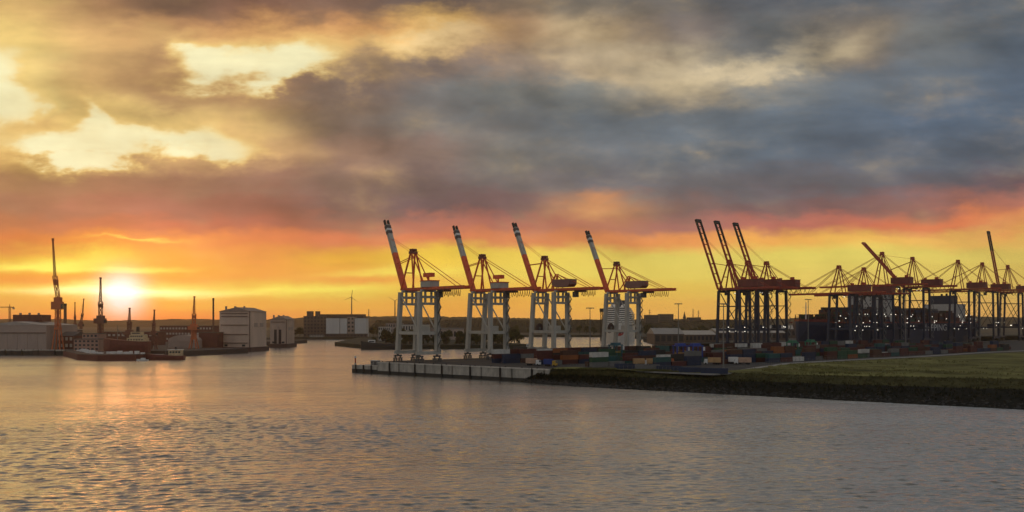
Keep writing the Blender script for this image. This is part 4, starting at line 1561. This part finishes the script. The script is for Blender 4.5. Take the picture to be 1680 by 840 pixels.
# ------------------------------------------------------------------ buildings
def building(name, label, u0, u1, vt, D, depth, m, z0=4.3, rows=0, cols=0, roof='flat', rz=0.0, cat='building', wm=None, rh=2.0, roofm=None, group=None, ww=.55, wh=.5):
    w = (u1 - u0) / F * D
    h = pz(vt, D) - z0
    cx = px((u0 + u1) / 2, D)
    r = thing(name, label, cat, (cx, D + depth / 2, z0), rz, group)
    MB().box(-w / 2, w / 2, -depth / 2, depth / 2, -1, h).build('wall', m, r)
    rm = roofm or mat('roof_felt', (.10, .09, .085), .8, .3, .1)
    if roof == 'flat':
        MB().box(-w / 2 - .3, w / 2 + .3, -depth / 2 - .3, depth / 2 + .3, h + .003, h + .6).build('roof', rm, r)
    elif roof == 'gable':
        b = MB()
        b.add([(-w / 2 - .4, -depth / 2 - .4, h + .003), (w / 2 + .4, -depth / 2 - .4, h + .003), (w / 2 + .4, depth / 2 + .4, h + .003), (-w / 2 - .4, depth / 2 + .4, h + .003), (-w / 2 - .4, 0, h + rh), (w / 2 + .4, 0, h + rh)],
              [(0, 1, 5, 4), (2, 3, 4, 5), (1, 2, 5), (3, 0, 4), (3, 2, 1, 0)])
        b.build('roof', rm, r)
    elif roof == 'front':
        b = MB()
        b.add([(-w / 2 - .3, -depth / 2 - .3, h + .003), (w / 2 + .3, -depth / 2 - .3, h + .003), (w / 2 + .3, depth / 2 + .3, h + .003), (-w / 2 - .3, depth / 2 + .3, h + .003), (0, -depth / 2 - .3, h + rh), (0, depth / 2 + .3, h + rh)],
              [(0, 1, 4), (1, 2, 5, 4), (2, 3, 5), (3, 0, 4, 5), (3, 2, 1, 0)])
        b.build('roof', rm, r)
    elif roof == 'arch':
        b = MB()
        n = 12
        vs = []
        for yy in (-depth / 2 - .3, depth / 2 + .3):
            for i in range(n + 1):
                t = math.pi * i / n
                vs.append((-math.cos(t) * (w / 2 + .3), yy, h + .003 + math.sin(t) * rh))
        fs = [(i, i + 1, n + 2 + i, n + 1 + i) for i in range(n)] + [tuple(range(n, -1, -1)), tuple(range(n + 1, 2 * n + 2))]
        b.add(vs, fs)
        b.build('roof', rm, r)
    if rows and cols:
        cw, ch = w / cols, h / rows
        me = MB().box(-cw * ww / 2, cw * ww / 2, -.12, .0, -ch * wh / 2, ch * wh / 2).mesh('window', wm or GLASS)
        for i in range(rows):
            for j in range(cols):
                put('window', me, r, (-w / 2 + cw * (j + .5), -depth / 2 - .01, ch * (i + .55)))
    return r


PINK = mat('beige_sheeting', (0.66, 0.50, 0.39), .75, .18, .06, streak=.3)
TAUPE = mat('taupe_sheeting', (0.42, 0.33, 0.28), .75, .2, .06, streak=.3)
BRICK = mat('brick_wall', (0.15, 0.085, 0.06), .85, .25, .2)
PALE = mat('pale_render', (0.48, 0.45, 0.40), .8, .15, .1)
SILO = mat('silo_white', (0.62, 0.61, 0.58), .7, .12, .05, streak=.2)
BROWN = mat('brown_wall', (0.12, 0.085, 0.07), .85, .25, .1)


# floating dock: big beige box
def floating_dock(u0, um, u1, vt, vw, label, ledges, m, door=False):
    D = pd(vw)
    w = (um - u0) / F * D
    side = (u1 - um) / F * D
    h = pz(vt, D)
    ang = R(-32)
    x0 = px(um, D)
    r = thing('floating_dock', label, 'floating dock', (x0, D, 0), ang * 0)
    # front face spans to the left of the corner, the side wall runs back to the right
    c0 = Vector((0, 0))
    c1 = Vector((-w, 6.0))
    c3 = Vector((px(u1, D + 40) - x0, 40))
    c2 = c1 + c3
    MB().prism([tuple(c0), tuple(c1), tuple(c2), tuple(c3)], 4.5, h - 3).build('wall', m, r)
    g = 1.0
    cm = (c0 + c1) / 2
    cm2 = (c2 + c3) / 2
    b = MB()
    e = .8
    b.add([(c1.x - e, c1.y - e, h - 2.99), (c0.x + e, c0.y - e, h - 2.99), (c3.x + e, c3.y + e, h - 2.99), (c2.x - e, c2.y + e, h - 2.99), (cm.x + 2, cm.y - e, h + 1.4), (cm2.x + 2, cm2.y + e, h + 1.4)],
          [(0, 1, 4), (1, 2, 5, 4), (2, 3, 5), (3, 0, 4, 5), (3, 2, 1, 0)])
    b.build('roof', mat('dock_roof', (.30, .23, .19), .8, .2, .1), r)
    MB().prism([(c0.x + 2.0, c0.y - 3), (c1.x - 2.5, c1.y - 3), (c2.x - 2, c2.y + 2), (c3.x + 2.5, c3.y + 2)], -3, 4.49).build('pontoon', mat('dock_hull', (.10, .055, .045), .8, .3, .1), r)
    dn = (c0 - c1).normalized()
    nn = Vector((dn.y, -dn.x))
    if nn.y > 0:
        nn = -nn
    sd = (c3 - c0).normalized()
    sn = Vector((sd.y, -sd.x))
    for k in ledges:
        zz = 4.5 + (h - 7.5) * k
        a = c1 + dn * (w * .06) + nn * .35
        bb = c1 + dn * (w * .94) + nn * .35
        MB().beam((a.x, a.y, zz), (bb.x, bb.y, zz), .7, .7).build('ledge', mat('ledge_rust', (.16, .10, .08), .8), r)
    a = c0 + nn * .3
    MB().beam((a.x, a.y, 4.5), (a.x, a.y, h - 3), .8, .8).build('corner_post', mat('ledge_rust', (.16, .10, .08), .8), r)
    mid = c0.lerp(c3, .5) + sn * .3
    for k in (.25, .6):
        q0 = c0.lerp(c3, k) + sn * .2
        q1 = c0.lerp(c3, k + .2) + sn * .2
        MB().beam((q0.x, q0.y, h * .62), (q1.x, q1.y, h * .62), .4, 4).build('side_panel', TAUPE, r)
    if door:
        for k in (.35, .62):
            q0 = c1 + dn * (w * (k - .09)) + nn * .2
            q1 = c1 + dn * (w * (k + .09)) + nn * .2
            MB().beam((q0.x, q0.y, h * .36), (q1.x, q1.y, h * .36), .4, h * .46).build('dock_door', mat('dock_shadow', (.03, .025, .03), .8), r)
        q0 = c1 + dn * (w * .5) + nn * .4
        MB().box(q0.x - 1, q0.x + 1, q0.y - 1, q0.y + .3, 4.6, h * .7).build('column', TAUPE, r)
    # crane-like fittings on the roof edge
    for k in (.2, .5, .8):
        q0 = c1.lerp(c0, k)
        MB().box(q0.x - .8, q0.x + .8, q0.y + 1, q0.y + 3, h - 2, h + 2.4).build('roof_vent', TAUPE, r)
    # openings at the waterline
    for k in (.22, .8):
        q0 = c1.lerp(c0, k) + nn * .25
        MB().box(q0.x - 1.6, q0.x + 1.6, q0.y - .3, q0.y + .1, 5.4, 7.4).build('opening', BLACK, r)
    return r


floating_dock(357, 410, 437, 506, 577, 'tall beige floating dock with ledges across its front, right of the sun', (.12, .36, .62, .86, .94), PINK)
floating_dock(441, 470, 483, 520, 570.5, 'smaller beige floating dock with dark doors behind the tall one', (.9,), mat('dock_beige', (.52, .39, .31), .75, .2, .06), True)
# dock wing wall between the lattice crane and the tall dock
building('dock_shed', 'dark rust-red dock shed left of the tall beige floating dock', 326, 356, 546, 905, 20, mat('rust_shed', (.14, .045, .035), .8, .3, .1), z0=0.0, roof='flat')

# far-shore silos
building('silo_block', 'brown warehouse with roof towers left of the white silos', 498, 536, 519, 1600, 40, BROWN, rows=6, cols=7)
sb_ = [o for o in bpy.data.objects if o.get('label', '').startswith('brown warehouse with roof')][0]
sh_ = pz(519, 1600) - 4.3
for ua, ub in ((503, 512), (517, 523)):
    MB().box(px(ua, 1608) - sb_.location.x, px(ub, 1608) - sb_.location.x, -11, 1, sh_ + .6, sh_ + 9.4).build('roof_tower', BROWN, sb_)
building('white_silo', 'left white silo block on the far shore', 535, 557, 522, 1575, 24, SILO, rows=0)
building('white_silo', 'middle white silo block on the far shore, next to the left one', 557.8, 569, 522.3, 1576, 24, SILO)
building('white_silo', 'right white silo block on the far shore below the wind turbine', 582, 601, 522, 1575, 24, SILO)
building('conveyor_house', 'grey machinery house between the white silos', 569.5, 581.5, 520, 1582, 18, TAUPE, rows=5, cols=2)
building('long_warehouse', 'long brown warehouse behind the white silos', 524, 596, 516, 1640, 30, BROWN, rows=2, cols=20)
building('quay_shed', 'low white shed on the quay under the brown warehouse', 508, 530, 549.5, 1566, 12, PALE, rows=1, cols=8, wm=BLACK)
building('quay_shed', 'low dark shed on the far quay under the white silos', 535, 602, 548, 1568, 10, BROWN, rows=1, cols=12)
building('office_block', 'white office block left behind the first grey crane', 621, 640, 536, 1250, 14, PALE, rows=3, cols=6)
building('office_block', 'long pale office block seen through the first grey crane', 652, 704, 532.5, 1300, 16, PALE, rows=2, cols=12)
building('office_block', 'grey roofed building left of the first grey crane legs', 633, 660, 530.5, 1400, 20, TAUPE, rows=3, cols=7)
building('warehouse', 'long low pale warehouse behind the second grey crane', 705, 760, 540, 1320, 20, TAUPE, rows=1, cols=10, roof='gable')
# right side sheds
building('warehouse', 'wide shed with grey gabled roof right of the cruise ship', 1074, 1122, 548, 1055, 60, BROWN, z0=5, rows=1, cols=5, roof='gable', rh=7, roofm=mat('grey_roof', (.30, .28, .26), .7, .15, .1), ww=.7, wh=.6, wm=BLACK)
building('long_shed', 'long shed with pale flat roof left of the three raised booms', 1124, 1176, 549, 1120, 70, BROWN, z0=5, rows=1, cols=8, roof='gable', rh=5, roofm=mat('pale_roof', (.42, .38, .33), .7, .15, .1))
building('long_shed', 'pale roofed shed seen behind the legs of the three raised-boom cranes', 1178, 1290, 546, 1250, 80, BROWN, z0=5, rows=1, cols=14, roof='gable', rh=6, roofm=mat('pale_roof', (.42, .38, .33), .7, .15, .1))
building('long_shed', 'far pale roofed shed left behind the container ship bow', 1255, 1320, 540, 1420, 80, BROWN, z0=5, rows=1, cols=9, roof='gable', rh=6, roofm=mat('pale_roof', (.42, .38, .33), .7, .15, .1))
building('apartment_block', 'left one of two brown apartment blocks on the horizon right of the cruise ship', 1059, 1080, 517, 2300, 30, BROWN, rows=7, cols=6)
building('apartment_block', 'right one of two brown apartment blocks on the horizon right of the cruise ship', 1082, 1105, 515.5, 2350, 30, BROWN, rows=7, cols=7)
building('apartment_block', 'low brown apartment block on the horizon right of the church spire', 1130, 1150, 521, 2350, 30, BROWN, rows=4, cols=6)
sp = thing('church_spire', 'thin church spire on the horizon between the far apartment blocks', 'church', (px(1123, 2400), 2400, 4.3))
MB().box(-3.5, 3.5, -3.5, 3.5, -1, pz(522, 2400) - 4).build('tower', BROWN, sp)
MB().cyl((0, 0, pz(522, 2400) - 4), (0, 0, pz(511, 2400) - 4), 4.2, .2, 8).build('spire', BLACK, sp)

# shipyard, left edge
building('shipyard_hall', 'big taupe shipyard hall at the left edge of the quay', -30, 76, 533.5, 838, 60, TAUPE, z0=4.6, roof='front', rh=3.5, roofm=mat('hall_roof', (.45, .40, .36), .7, .15, .1))
hall = [o for o in bpy.data.objects if o.get('label', '').startswith('big taupe')][0]
hw = (76 + 30) / F * 838 / 2
MB().box(-hw + 4, hw - .5, -30.6, -30.01, 15.6, 16.4).build('ledge', mat('ledge_rust', (.16, .10, .08), .8), hall)
for k in range(6):
    MB().box(-hw + 5 + k * 9.5, -hw + 5.3 + k * 9.5, -30.25, -30.01, .2, 15.5).build('seam', TAUPE, hall)
MB().box(-18, 10, 0, 18, 26.5, 33.4).build('roof_house', mat('rust_shed', (.14, .045, .035), .8, .3, .1), hall)
for k in range(3):
    MB().box(-14 + k * 9, -12.6 + k * 9, 4, 6, 33.4, 35.2).build('roof_vent', TAUPE, hall)
building('yard_office', 'salmon coloured shipyard office stepped towards the pier', 121, 162, 557, 800, 20, mat('salmon_wall', (.42, .26, .20), .8, .15, .1), z0=4.6, rows=3, cols=6)
building('yard_office', 'upper storey block of the salmon shipyard office', 135, 160, 548, 823, 18, mat('salmon_wall', (.42, .26, .20), .8, .15, .1), z0=4.6, rows=4, cols=4)
building('workshop', 'rust red workshop right of the taupe hall', 77, 120, 551, 860, 30, mat('rust_shed', (.14, .045, .035), .8, .3, .1), z0=4.6, roof='gable', rh=4, rows=2, cols=6, wm=PALE)
building('arched_hall', 'arched roof hall behind the moored boat', 276, 326, 560, 895, 26, TAUPE, z0=4.6, roof='arch', rh=6.5, roofm=TAUPE)
building('long_office', 'long low building with rows of pale windows behind the arched hall', 262, 352, 535, 1180, 18, mat('rust_shed', (.14, .045, .035), .8, .3, .1), z0=4.6, rows=3, cols=18, wm=PALE, ww=.6, wh=.35)
building('long_office', 'low long shed behind the shipyard cranes left of the boat', 168, 258, 545, 1000, 24, mat('rust_shed', (.14, .045, .035), .8, .3, .1), z0=4.6, rows=2, cols=12, wm=PALE, wh=.3)
building('far_shed', 'far white roofed shed left of the sun', 96, 122, 541, 1060, 20, BROWN, z0=4.6, roof='flat', roofm=PALE)

# shipyard floating pier in front
root = thing('floating_pier', 'long dark red floating pier in front of the shipyard cranes', 'pier', (-330, 712, 0))
MB().prism([(-80, 98), (-25, 12), (0, -6), (28, 0), (34, 20), (-5, 40), (-50, 108)], -2, 4.4).build('hull', mat('pier_rust', (.13, .035, .025), .75, .3, .1), root)
MB().prism([(-79, 97), (-25, 13), (0, -4.5), (27, 1), (32.5, 20), (-5, 39), (-50, 107)], 4.403, 4.8).build('deck', mat('pier_deck', (.12, .08, .06), .8), root)
cm_ = MB().box(-2, 2, -1.2, 1.2, 0, 2.2).box(-1.4, 1.4, -1.23, -1.2, .9, 1.6).mesh('deck_locker', WHITE)
for i in range(26):
    k = i / 25
    p_ = Vector((-72, 92)).lerp(Vector((-22, 13.5)), k * 1.6) if k < .6 else Vector((-22, 13.5)).lerp(Vector((24, 3)), (k - .6) / .4)
    p_ += Vector((4, 4))
    put('deck_locker', cm_, root, (p_.x + rt.uniform(0, 4), p_.y + rt.uniform(0, 5), 4.81), (0, 0, rt.uniform(-.8, .2)), (rt.uniform(.4, 1.5), 1, rt.uniform(.4, 1.1)))
# quay wall left
wall_between((-560, 833), (-412, 815), 5.2, 9, 'dark rusty quay wall below the taupe shipyard hall', band=4.0)


# shipyard cranes
def jib_crane(u, vtop, D, label, w0=6.6, cabv=None, lean=-.02):
    z0 = 4.6
    h = pz(vtop, D) - z0
    r = thing('shipyard_crane', label, 'crane', (px(u, D), D, z0), 0)
    m = mat('crane_flare_orange', (.60, .16, .06), .6, .2, .2) if vtop < 420 or u > 300 else mat('crane_rust', (.20, .075, .05), .6, .2, .2)  # orange glow of the sun's flare is put into the brighter crane colour
    hb = h * .18
    for sx in (-1, 1):
        for sy in (-1, 1):
            MB().beam((sx * w0 * .6, sy * w0 * .6, 0), (sx * w0 * .3, sy * w0 * .3, hb), .9, .9).build('portal_leg', m, r)
    MB().box(-w0 * .42, w0 * .42, -w0 * .42, w0 * .42, hb, hb + 1.6).build('portal_deck', m, r)
    MB().lattice((0, 0, hb + 1.6), (0, 0, h * .36), w0 * .62, w0 * .55, 6, .55).build('tower', m, r)
    MB().cyl((0, 0, hb + 1.6), (0, 0, h * .36), w0 * .2, w0 * .2, 10).build('core', m, r)
    MB().box(-w0 * .85, w0 * .7, -w0 * .45, w0 * .45, h * .36, h * .43).build('machinery_house', m, r)
    MB().box(-w0 * .45, w0 * .5, -w0 * .4, w0 * .4, h * .43, h * .47).build('house_top', m, r)
    MB().box(w0 * .7, w0 * .95, -w0 * .5, 0, h * .37, h * .41).build('operator_cab', GLASS, r)
    MB().lattice((0, 0, h * .47), (lean * h * .6, 0, h * .66), w0 * .42, w0 * .5, 5, .45).build('upper_frame', m, r)
    MB().box(lean * h * .4 - w0 * .3, lean * h * .4 + w0 * .3, -1.2, 1.2, h * .58, h * .63).build('counterweight', m, r)
    MB().lattice((lean * h * .6, 0, h * .66), (lean * h, 0, h * .985), w0 * .28, w0 * .14, 14, .3).build('jib', m, r)
    MB().box(lean * h - .9, lean * h + .9, -.7, .7, h * .978, h).build('jib_head', m, r)
    MB().cyl((-w0 * .4, 0, h * .64), (lean * h * .9, 0, h * .93), .12, .12, 5).build('stay', m, r)
    return r


jib_crane(95, 391, 845, 'tallest shipyard crane with vertical jib right of the taupe hall', 6.2, lean=-.045)
jib_crane(165, 455, 850, 'shipyard crane with upright jib just left of the sun', 6.4, lean=.0)
jib_crane(212, 505, 830, 'short shipyard crane directly below the sun', 6.0, lean=.01)
jib_crane(252, 508, 850, 'short shipyard crane right of the sun above the moored boat', 4.4, lean=.02)
jib_crane(318, 486, 870, 'shipyard crane with striped jib left of the tall beige dock', 6.0, lean=.01)
jib_crane(133, 490, 1150, 'small far crane with slanting jib left of the sun', 4.0, lean=.06)
jib_crane(123, 496, 1180, 'small far upright crane right of the brick chimney', 3.6, lean=.0)

for (u, vt, D, r0, lb) in ((107, 498, 1100, 1.7, 'brick chimney just right of the tallest shipyard crane'), (350, 489, 1150, 1.1, 'thin chimney rising left behind the tall beige dock')):
    c_ = thing('chimney', lb, 'chimney', (px(u, D), D, 4.5))
    hh = pz(vt, D) - 4.5
    MB().cyl((0, 0, 0), (0, 0, hh - 3), r0 * 1.25, r0, 14).build('shaft', BRICK, c_)
    MB().cyl((0, 0, hh - 3), (0, 0, hh), r0 * 1.15, r0 * 1.1, 14).build('crown', BLACK, c_)

# tower crane at the left edge
D = 1000
tcz = pz(504, D) - 4.6
r = thing('tower_crane', 'small tower crane with level jib at the far left', 'crane', (px(16, D), D, 4.6))
mc = mat('crane_rust', (.20, .075, .05))
MB().lattice((0, 0, 0), (0, 0, tcz), 1.6, 1.6, 16, .22).build('mast', mc, r)
MB().lattice((-26, 0, tcz), (-1, 0, tcz), 1.1, 1.1, 14, .18).build('jib', mc, r)
MB().lattice((1, 0, tcz), (5, 0, tcz), 1.1, 1.1, 4, .18).build('counter_jib', mc, r)
MB().beam((0, 0, tcz), (0, 0, tcz + 4), .8, .8, .2, .2).build('peak', mc, r)
MB().box(3.4, 5.2, -.8, .8, tcz - 2.2, tcz - .6).build('counterweight', CONC, r)


# ------------------------------------------------------------------ boats
def boat_hull(Lb, B, zb, zs, m, parent, name='hull'):
    st = []
    for k, f in ((0, .03), (.06, .35), (.18, .75), (.35, 1), (.8, 1), (.95, .9), (1, .8)):
        sh = zb + (zs - zb) * (1 - k) ** 2
        st.append([(Lb * k, -B * f * .75, -1), (Lb * k, -B * f, sh * .6), (Lb * k, -B * f, sh), (Lb * k, B * f, sh), (Lb * k, B * f, sh * .6), (Lb * k, B * f * .75, -1)])
    return loft(st, name, m, parent)


D = 724
r = thing('harbour_boat', 'rust red harbour boat with pale wheelhouse moored by the floating pier', 'boat', (px(239, D), D, 0), R(4))
boat_hull(31, 4.2, 3.4, 5.2, mat('boat_red', (.16, .04, .03), .6), r)
MB().prism([(19, -3.2), (29, -3.2), (30, 0), (29, 3.2), (19, 3.2)], 3.0, 8.0).build('wheelhouse', mat('cream_paint', (.62, .48, .28), .6), r)
MB().box(18.4, 29.6, -3.6, 3.6, 8.0, 8.4).build('wheelhouse_roof', WHITE, r)
for k in range(4):
    MB().box(20 + k * 2.3, 21.6 + k * 2.3, -3.28, -3.203, 5.6, 7.0).build('window', GLASS, r)
MB().cyl((16, 0, 3), (16, 0, 14), .22, .12, 8).beam((16, -1.6, 11), (16, 1.6, 11), .12, .12).build('mast', STEEL, r)
MB().box(5, 14, -2.6, 2.6, 3.2, 4.6).build('cargo_hatch', TAUPE, r)
MB().cyl((24, 0, 8.4), (24, 0, 10.5), .8, .7).build('funnel', BLACK, r)
D = 705
r = thing('small_launch', 'small white launch at the bow of the harbour boat', 'boat', (px(224, D), D, 0), R(6))
boat_hull(9, 1.4, 1.0, 1.5, WHITE, r)
MB().box(3.4, 6.6, -1, 1, .95, 2.3).build('cabin', WHITE, r)
MB().box(3.36, 3.4, -.8, .8, 1.4, 2.1).build('windscreen', GLASS, r)
D = 995
r = thing('moored_barge', 'black barge with white deckhouse at the headland left of the first crane', 'barge', (px(592, D), D, 0), R(8))
boat_hull(46, 5.5, 6.0, 9.5, BLACK, r)
MB().box(8, 16, -3, 3, 6.2, 10.6).build('deckhouse', WHITE, r)
MB().box(9, 15, -3.06, -3.003, 8.3, 9.6).build('window', GLASS, r)
MB().cyl((20, 0, 6), (20, 0, 17), .25, .15).build('mast', STEEL, r)
D = 1000
r = thing('moored_barge', 'low dark barge moored at the right end of the headland', 'barge', (px(842, D), D, 0), R(4))
boat_hull(24, 3.2, 2.8, 4.0, BLACK, r)
MB().box(15, 20, -2.4, 2.4, 2.7, 5.6).build('wheelhouse', WHITE, r)
MB().box(15.5, 19.5, -2.46, -2.403, 4.1, 5.2).build('window', GLASS, r)

D = 790
r = thing('docked_ship', 'rust red ship with cream superstructure docked below the sun', 'ship', (px(170, D), D, 4.6), R(3))
boat_hull(40, 6.0, 9.0, 12.0, mat('boat_red', (.16, .04, .03), .6), r)
CREAM = mat('cream_paint', (.62, .48, .28), .6)
for i_, (xa, xb_, za, zb_) in enumerate(((22, 38, 9.0, 12.0), (24, 37, 12.02, 14.8), (25, 34, 14.82, 17.4))):
    hs = MB().box(xa, xb_, -5 + i_ * .6, 5 - i_ * .6, za, zb_).build('deckhouse', CREAM, r)
    for k in range(6):
        MB().box(xa + 1 + k * (xb_ - xa - 2) / 6, xa + 2.2 + k * (xb_ - xa - 2) / 6, -5.07 + i_ * .6, -5.003 + i_ * .6, za + 1.0, za + 2.0).build('window', GLASS, hs)
MB().cyl((30, 0, 17.4), (30, 0, 22), 1.5, 1.2).build('funnel', BLACK, r)
MB().cyl((12, 0, 8), (12, 0, 24), .35, .2).beam((12, 0, 20), (19, 0, 13), .3, .3).build('mast', STEEL, r)

# cruise ship, bow towards the camera
D = 1290
cs = thing('cruise_ship', 'white cruise ship with red lips on its bow behind the fourth grey crane', 'cruise ship', (px(1012, D), D, 0), R(90 - 9))
WS = mat('cruise_white', (.80, .77, .70), .5, .08, .05)
stl = []
for x, hd_, hw_, zd in ((0, 2.5, .5, 27), (6, 9.5, 3, 26.5), (14, 15, 8, 26), (28, 20, 15, 25.5), (45, 22.5, 20, 25), (200, 22.5, 22, 25), (240, 21, 18, 25)):
    stl.append([(x, -hw_, -2), (x, -(hd_ * .6 + hw_ * .4), 12), (x, -hd_, zd), (x, hd_, zd), (x, (hd_ * .6 + hw_ * .4), 12), (x, hw_, -2)])
loft(stl, 'hull', WS, cs)
DK = mat('cruise_glass', (.03, .035, .04), .2)
for i in range(9):
    x0 = 26 + i * 2.4
    z0 = 25.6 + i * 3.1
    hwid = 21.5 - max(0, i - 5) * 1.8
    d_ = MB().prism([(x0, -hwid * .45), (x0 + 8, -hwid), (230, -hwid), (230, hwid), (x0 + 8, hwid), (x0, hwid * .45)], z0 + 1.5, z0 + 3.1).build('deck', WS, cs)
    MB().prism([(x0 + .9, -hwid * .44), (x0 + 8.6, -hwid + .9), (229, -hwid + .9), (229, hwid - .9), (x0 + 8.6, hwid - .9), (x0 + .9, hwid * .44)], z0 - .02, z0 + 1.499).build('window_band', DK, d_)
for yy in (-8, 8):
    dm = MB()
    for i in range(4):
        a0, a1 = math.pi / 2 * i / 4, math.pi / 2 * (i + 1) / 4
        dm.cyl((62, yy, 53.5 + 4.5 * math.sin(a0)), (62, yy, 53.5 + 4.5 * math.sin(a1)), 4.5 * math.cos(a0), max(.05, 4.5 * math.cos(a1)), 14)
    dm.build('radar_dome', WS, cs)
MB().cyl((56, 0, 53), (56, 0, 66), .7, .3).beam((56, -4, 60), (56, 4, 60), .4, .4).build('mast', WS, cs)
MB().box(150, 175, -7, 7, 53, 66).build('funnel', NAVY, cs)
LIP = mat('lip_red', (.45, .02, .03), .5, .1)
# emblem: lips on the stem, an eye on each bow flare
lip = MB()
n = 20


def bow_x(yy, zz):
    # stem flare at height zz: x of hull at half width |yy|
    f = min(1, max(0, (zz - 12) / 14))
    pts_ = [(0, 2.5 * f + (2.5 * .6 + .5 * .4) * (1 - f)), (6, 9.5 * f + (9.5 * .6 + 3 * .4) * (1 - f)), (14, 15 * f + (15 * .6 + 8 * .4) * (1 - f)), (28, 20 * f + (20 * .6 + 15 * .4) * (1 - f))]
    a = abs(yy)
    if a <= pts_[0][1]:
        return 0.0
    for (xa, ya), (xb_, yb) in zip(pts_[:-1], pts_[1:]):
        if a <= yb:
            return xa + (xb_ - xa) * (a - ya) / (yb - ya)
    return 28.0


def emblem(name, m, yc, zc, ry, rz_, shape, off=-.35):
    b = MB()
    rings = []
    for i in range(n):
        t = 2 * math.pi * i / n
        yy = yc + ry * math.cos(t)
        zz = zc + rz_ * shape(t)
        rings.append((bow_x(yy, zz) + off, yy, zz))
    cx_ = bow_x(yc, zc) + off
    vs = [(cx_, yc, zc)] + rings
    b.add(vs, [(0, 1 + i, 1 + (i + 1) % n) for i in range(n)])
    return b.build(name, m, cs)


emblem('lips', LIP, -3.5, 15, 6.0, 4.6, lambda t: math.sin(t) * (1 - .35 * math.exp(-((t - math.pi / 2) / .35) ** 2)), -.5)
emblem('lip_line', BLACK, -3.5, 15, 5.4, .5, math.sin, -.62)
emblem('eye_outline', BLACK, 11.5, 17, 3.6, 3.0, lambda t: math.sin(t) * .8, -.4)
emblem('eye_white', WHITE, 11.5, 17, 2.4, 1.8, lambda t: math.sin(t) * .8, -.52)
emblem('iris', mat('iris_blue', (.03, .05, .12), .4), 11.5, 17, 1.1, 1.3, math.sin, -.64)

# dark mooring tower left of the cruise ship
c_ = thing('mooring_tower', 'dark slim tower left of the cruise ship', 'tower', (px(987, 1460), 1460, 0))
MB().lattice((0, 0, -2), (0, 0, pz(508, 1460)), 4.0, 3.0, 10, .7).build('frame', BLACK, c_)
MB().box(-3, 3, -3, 3, pz(512, 1460), pz(506, 1460)).build('top_house', BLACK, c_)
MB().box(-2.4, 2.4, -2, 2, -2, 6).build('base', CONC, c_)


# ------------------------------------------------------------------ wind turbines and pylons
TURB = mat('turbine_silhouette', (.09, .085, .08), .6)  # backlit silhouette painted into the tone of tower and blades


def turbine(u, vh, D, bl, ph, label):
    z0 = 30
    h = pz(vh, D) - z0
    r = thing('wind_turbine', label, 'wind turbine', (px(u, D), D, z0))
    MB().cyl((0, 0, -25), (0, 0, h), 3.2, 2.2, 12).build('tower', TURB, r)
    MB().box(-1.8, 1.8, -4, 6, h - .5, h + 3).build('nacelle', WHITE, r)
    hb = MB().cyl((0, -6, h + 1.2), (0, -4, h + 1.2), .8, 1.8, 12).build('hub', WHITE, r)
    for k in range(3):
        a = R(ph + k * 120)
        MB().beam((math.sin(a) * 1.2, -5, h + 1.2 + math.cos(a) * 1.2), (math.sin(a) * bl, -5, h + 1.2 + math.cos(a) * bl), 7.0, 1.5, 4.0, .8).build('blade', TURB, r)


turbine(577, 488, 3900, 33, 8, 'wind turbine above the white silos')
turbine(648, 494, 3900, 32, 60, 'wind turbine left beside the first grey crane')


def pylon(u, vt, D, label):
    h = pz(vt, D) - 4.3
    r = thing('transmission_mast', label, 'mast', (px(u, D), D, 4.3))
    MB().lattice((0, 0, 0), (0, 0, h), 4.0, .8, 10, .5).build('frame', STEEL, r)
    MB().beam((-5, 0, h * .86), (5, 0, h * .86), .5, .5).beam((-3.5, 0, h * .95), (3.5, 0, h * .95), .5, .5).build('cross_arm', STEEL, r)


pylon(605, 507, 2200, 'thin mast on the ridge right of the white silos')
pylon(1137, 507, 2500, 'left one of two thin masts right of the church spire')
pylon(1146, 509, 2550, 'right one of two thin masts right of the church spire')
pylon(1066, 508, 2450, 'thin mast above the left far apartment block')

# ------------------------------------------------------------------ haze
hz = MB().box(-5900, 5900, -800, 6350, -6, 190)
hm = bpy.data.materials.new('evening_haze')
hm.use_nodes = True
hn = hm.node_tree.nodes
hn.remove(hn['Principled BSDF'])
pv = hn.new('ShaderNodeVolumePrincipled')
pv.inputs['Color'].default_value = (0.92, 0.88, 0.86, 1)
pv.inputs['Density'].default_value = 8.0e-5
pv.inputs['Anisotropy'].default_value = 0.85
hm.node_tree.links.new(pv.outputs[0], hn['Material Output'].inputs['Volume'])
ho = hz.build('haze', hm)
ho['kind'] = 'stuff'
tag(ho, 'thin evening haze hanging over the whole harbour', 'haze')
